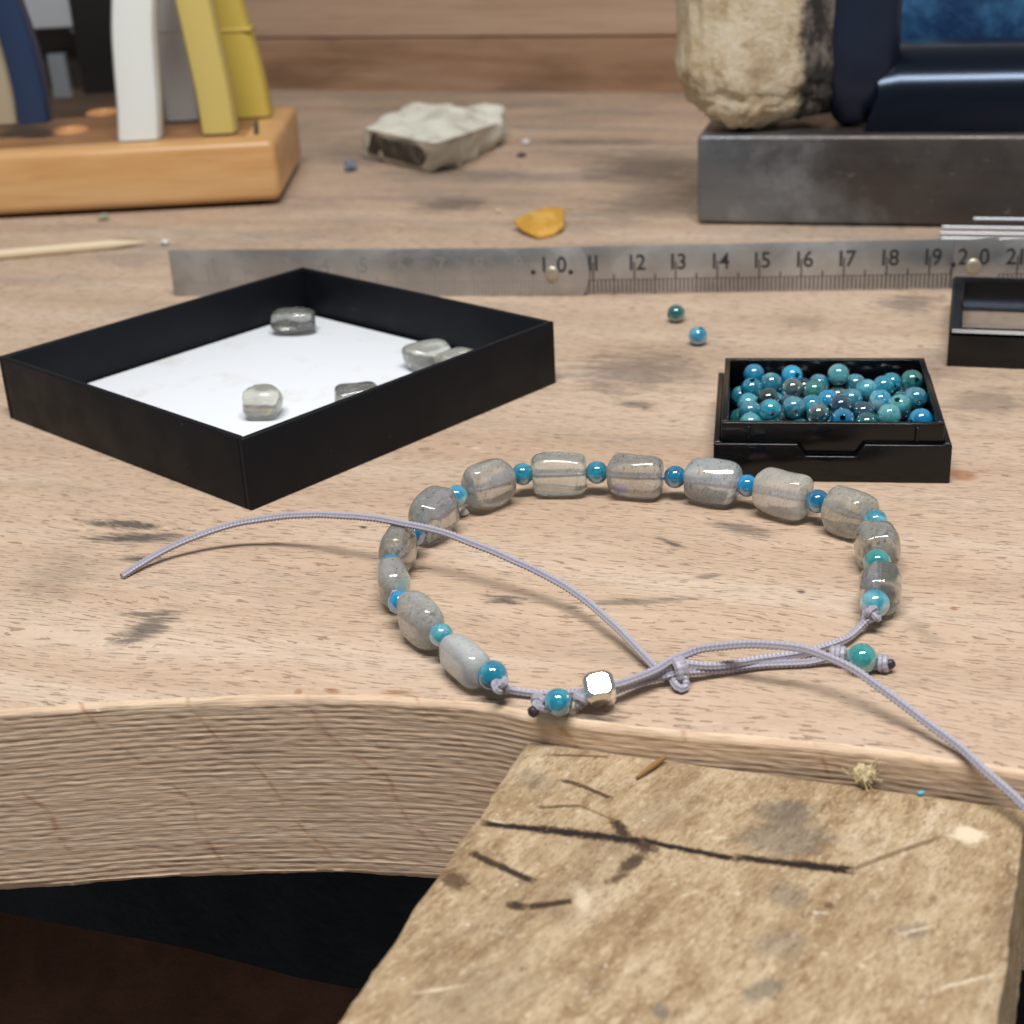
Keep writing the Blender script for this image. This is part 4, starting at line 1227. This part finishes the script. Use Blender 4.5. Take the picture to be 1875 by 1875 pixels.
# dim equipment behind the stand
cab = T('grey_equipment', 'blurred grey and black equipment behind the tool stand', 'equipment', (-18, 64, 0))
Yc = 61.5
def pbox(px0, py0, px1, py1, Y, dep):
    a, b = PY(px0, py1, Y), PY(px1, py0, Y)
    return gbox(ID, a.x, b.x, Y, Y + dep, max(a.z, 0), b.z)
part(cab, 'black_column', pbox(152, -400, 226, 174, Yc, 5), plain('black_casing', (.006, .007, .008), .4), bevel=.1)
part(cab, 'body', pbox(-160, -380, 150, 176, Yc + 1.6, 4), plain('dark_casing', (.040, .034, .030), .5), bevel=.1)
part(cab, 'grey_panel', pbox(-120, -300, 124, 64, Yc + .2, 1.3), plain('grey_panel', (.36, .39, .42), .4), bevel=.1)
part(cab, 'grey_panel', pbox(127, -300, 150, 62, Yc + .4, 1.1), plain('blue_grey_panel', (.20, .24, .31), .3), bevel=.1)
g = bar([(118, 176), (112, 140), (104, 98)], .75, .6, Yc + .7)
part(cab, 'glint_bar', g, plain('glint_blue', (.30, .35, .40), .3, .6))  # bluish glint built as a bar, its shine put into the colour

# ------------------------------------------------------------------ small things on the bench
def rock_mat():
    m = Mat('chalky_stone'); v = m.cm()
    a = m.noise(v, 1.1, 5, .65)
    c = m.ramp(a, (.32, (.38, .37, .31)), (.46, (.64, .63, .54)), (.68, (.76, .75, .66)))
    m.set(Base_Color=c, Roughness=.8, Normal=m.bump(m.noise(v, 4.0, 5, .7), .6, .001))
    return m.m
def rock_dark():
    m = Mat('dark_fracture'); v = m.cm()
    c = m.mix(m.mr(m.noise(v, 1.4, 5, .65), .42, .62), (.035, .033, .030), (.15, .14, .12))
    m.set(Base_Color=c, Roughness=.55)
    return m.m
cr = T('chalky_stone', 'pale chalky stone with a dark flat facet lying in the middle background', 'stone', (-2, 55, 0))
bot = [G(660, 288), G(790, 316), G(842, 305), G(922, 262), Vector((.6, 58.6, 0)), Vector((-3.4, 58.8, 0))]
topv = [G(668, 236, 1.15), G(792, 262, 1.2), G(838, 250, 1.3), G(918, 222, .95), Vector((.45, 57.4, 1.15)), Vector((-3.0, 57.6, 1.35))]
V = bot + topv
cen = Vector((-1.8, 55.6, 1.42))
V.append(cen)
Fc = [tuple(range(5, -1, -1))] + [(i, (i + 1) % 6, 6 + (i + 1) % 6, 6 + i) for i in range(6)] + [(6 + i, 6 + (i + 1) % 6, 12) for i in range(6)]
def roughen(V, Fc, cuts, amp, freq):
    bm = bmesh.new()
    vs = [bm.verts.new(v) for v in V]
    for f in Fc: bm.faces.new([vs[i] for i in f])
    bmesh.ops.triangulate(bm, faces=bm.faces)
    bmesh.ops.recalc_face_normals(bm, faces=bm.faces)
    bmesh.ops.subdivide_edges(bm, edges=bm.edges, cuts=cuts, use_grid_fill=True)
    bm.normal_update(); bm.verts.index_update()
    out = [v.co + v.normal * (amp * noise.fractal(v.co * freq, 1.0, 2.0, 4)) for v in bm.verts]
    fs = [tuple(v.index for v in f.verts) for f in bm.faces]
    bm.free()
    return out, fs
part(cr, 'body', roughen(V, Fc, 9, .16, 1.3), rock_mat(), angle=60)
nf = (bot[1] - bot[0]).cross(Vector((0, 0, 1))).normalized()
def onface(s, z): return bot[0].lerp(bot[1], s) + (topv[0].lerp(topv[1], s) - bot[0].lerp(bot[1], s)) * z
cs = [onface(.10, .22), onface(.90, .12), onface(.90, .80), onface(.12, .88)]
V = [c + nf * .06 for c in cs] + [c - nf * .15 for c in cs]
part(cr, 'dark_facet', (V, [(0, 1, 2, 3), (7, 6, 5, 4), (0, 4, 5, 1), (1, 5, 6, 2), (2, 6, 7, 3), (3, 7, 4, 0)]), rock_dark(), bevel=.02)
# yellow chip, leaning
tp = [G(938, 402, .30), G(955, 420, .18), G(985, 434, .10), G(1012, 428, .10), G(1031, 412, .22), G(1033, 380, .46), G(1000, 378, .55), G(965, 391, .46)]
n0 = len(tp)
dn = Vector((.03, .05, -.11))
V = tp + [p + dn for p in tp]
Fc = [tuple(range(n0)), tuple(range(2 * n0 - 1, n0 - 1, -1))] + [(i, n0 + i, n0 + (i + 1) % n0, (i + 1) % n0) for i in range(n0)]
m = Mat('amber_wax'); v = m.cm()
m.set(Base_Color=m.mix(m.mr(m.noise(v, 2.2, 4), .4, .65), (.50, .26, .035), (.62, .37, .08)), Roughness=.42, Subsurface_Weight=.2, Subsurface_Scale=.001)
solo('amber_chip', (V, Fc), m, G(985, 430), 'amber yellow wedge shaped chip lying behind the rule', 'chip', bevel=.03)
# wooden skewer
a, b = G(-60, 472, .14), G(266, 443, .12)
solo('wooden_skewer', tube([a.lerp(b, k / 40) for k in range(41)], .15, 14, taper=lambda t: 1 if t < .80 else max(.12, 1 - (t - .80) * 4.4)), plain('bamboo', (.64, .53, .36), .55), a, 'pale wooden skewer with a sharpened tip at left', 'skewer')
def crumb(name, px, z, rad, mat, label, cat, seed, flat=.75, sub_=2):
    c = G(*px, z)
    g = ico(sub_, rad, lambda v: Vector((v.x, v.y, v.z * flat)) * (1 + .35 * noise.noise(v * 1.7 + Vector((seed, 0, 0)))))
    lo = min(v.z for v in g[0])
    solo(name, ([v + Vector((c.x, c.y, -lo + .002)) for v in g[0]], g[1]), mat, (c.x, c.y, 0), label, cat, angle=25)
M_QUARTZ = plain('milky_crumb', (.62, .62, .60), .3).m
crumb('grey_pebble', (641, 306), .15, .22, plain('blue_grey_pebble', (.17, .21, .26), .4), 'tiny blue grey pebble left of the chalky stone', 'pebble', 1, .9, 3)
crumb('crystal_crumb', (912, 385), .08, .085, plain('gold_crystal', (.66, .54, .38), .12), 'tiny glinting crystal just left of the amber chip', 'crumb', 2)
crumb('white_crumb', (962, 260), .08, .19, M_QUARTZ, 'tiny white crumb right of the chalky stone', 'crumb', 3, .5)
crumb('dark_crumb', (955, 284), .06, .16, plain('dark_crumb', (.06, .05, .055), .6), 'tiny dark crumb below the white crumb near the chalky stone', 'crumb', 4, .4)
crumb('white_crumb', (302, 443), .08, .13, M_QUARTZ, 'tiny white crumb beside the tip of the wooden skewer', 'crumb', 5, .6)
crumb('green_crumb', (190, 400), .05, .17, plain('green_grey_crumb', (.30, .30, .22), .6), 'greenish crumb half under the wooden tool stand', 'crumb', 6, .6, 3)
crumb('clear_crumb', (850, 940), .05, .075, plain('clear_crumb', (.55, .53, .50), .15), 'tiny clear crumb on the bench behind the bracelet stones', 'crumb', 8)
# fluff, fleck and splinter on the bench pin
fz = G(1583, 1420, -.30)
Mf = plain('straw_fibre', (.52, .43, .25), .8)
fl = T('fluff_ball', 'small straw coloured ball of fluff where pin meets bench', 'fluff', (fz.x, fz.y, -.42))
g = ico(4, .125, lambda v: v * (1 + .45 * noise.fractal(v * 2.4, 1.0, 2.0, 3)))
part(fl, 'clump', ([v + fz for v in g[0]], g[1]), Mf, angle=180)
rf = random.Random(3)
fib = []
for k in range(26):
    d = Vector((rf.uniform(-1, 1), rf.uniform(-1, .4), rf.uniform(-.3, 1))).normalized()
    d2_ = (d + Vector((rf.uniform(-1, 1), rf.uniform(-1, 1), rf.uniform(-1, 1))) * .8).normalized()
    L = rf.uniform(.08, .22)
    fib.append(tube(spline([fz + d * .09, fz + d * (.09 + L * .5), fz + d * (.09 + L * .5) + d2_ * L * .6], .02), .0055, 5))
part(fl, 'fibres', join(*fib), Mf, angle=180)
c = G(1686, 1453, -.40)
solo('blue_fleck', gbox(frame(.3, c), -.04, .04, -.025, .025, -.01, .025), plain('blue_fleck', (.10, .42, .58), .4), c, 'tiny blue fleck on the bench pin near its back edge', 'fleck', bevel=.006)
a, b = G(1166, 1424, -.385), G(1218, 1386, -.36)
solo('splinter', tube([a.lerp(b, k / 12) for k in range(13)], .04, 8, taper=lambda t: .5 + .8 * t if t < .6 else .98 - .6 * (t - .6)), plain('brown_splinter', (.24, .13, .04), .7), a, 'thin brown wood splinter lying on the bench pin at the back', 'splinter')
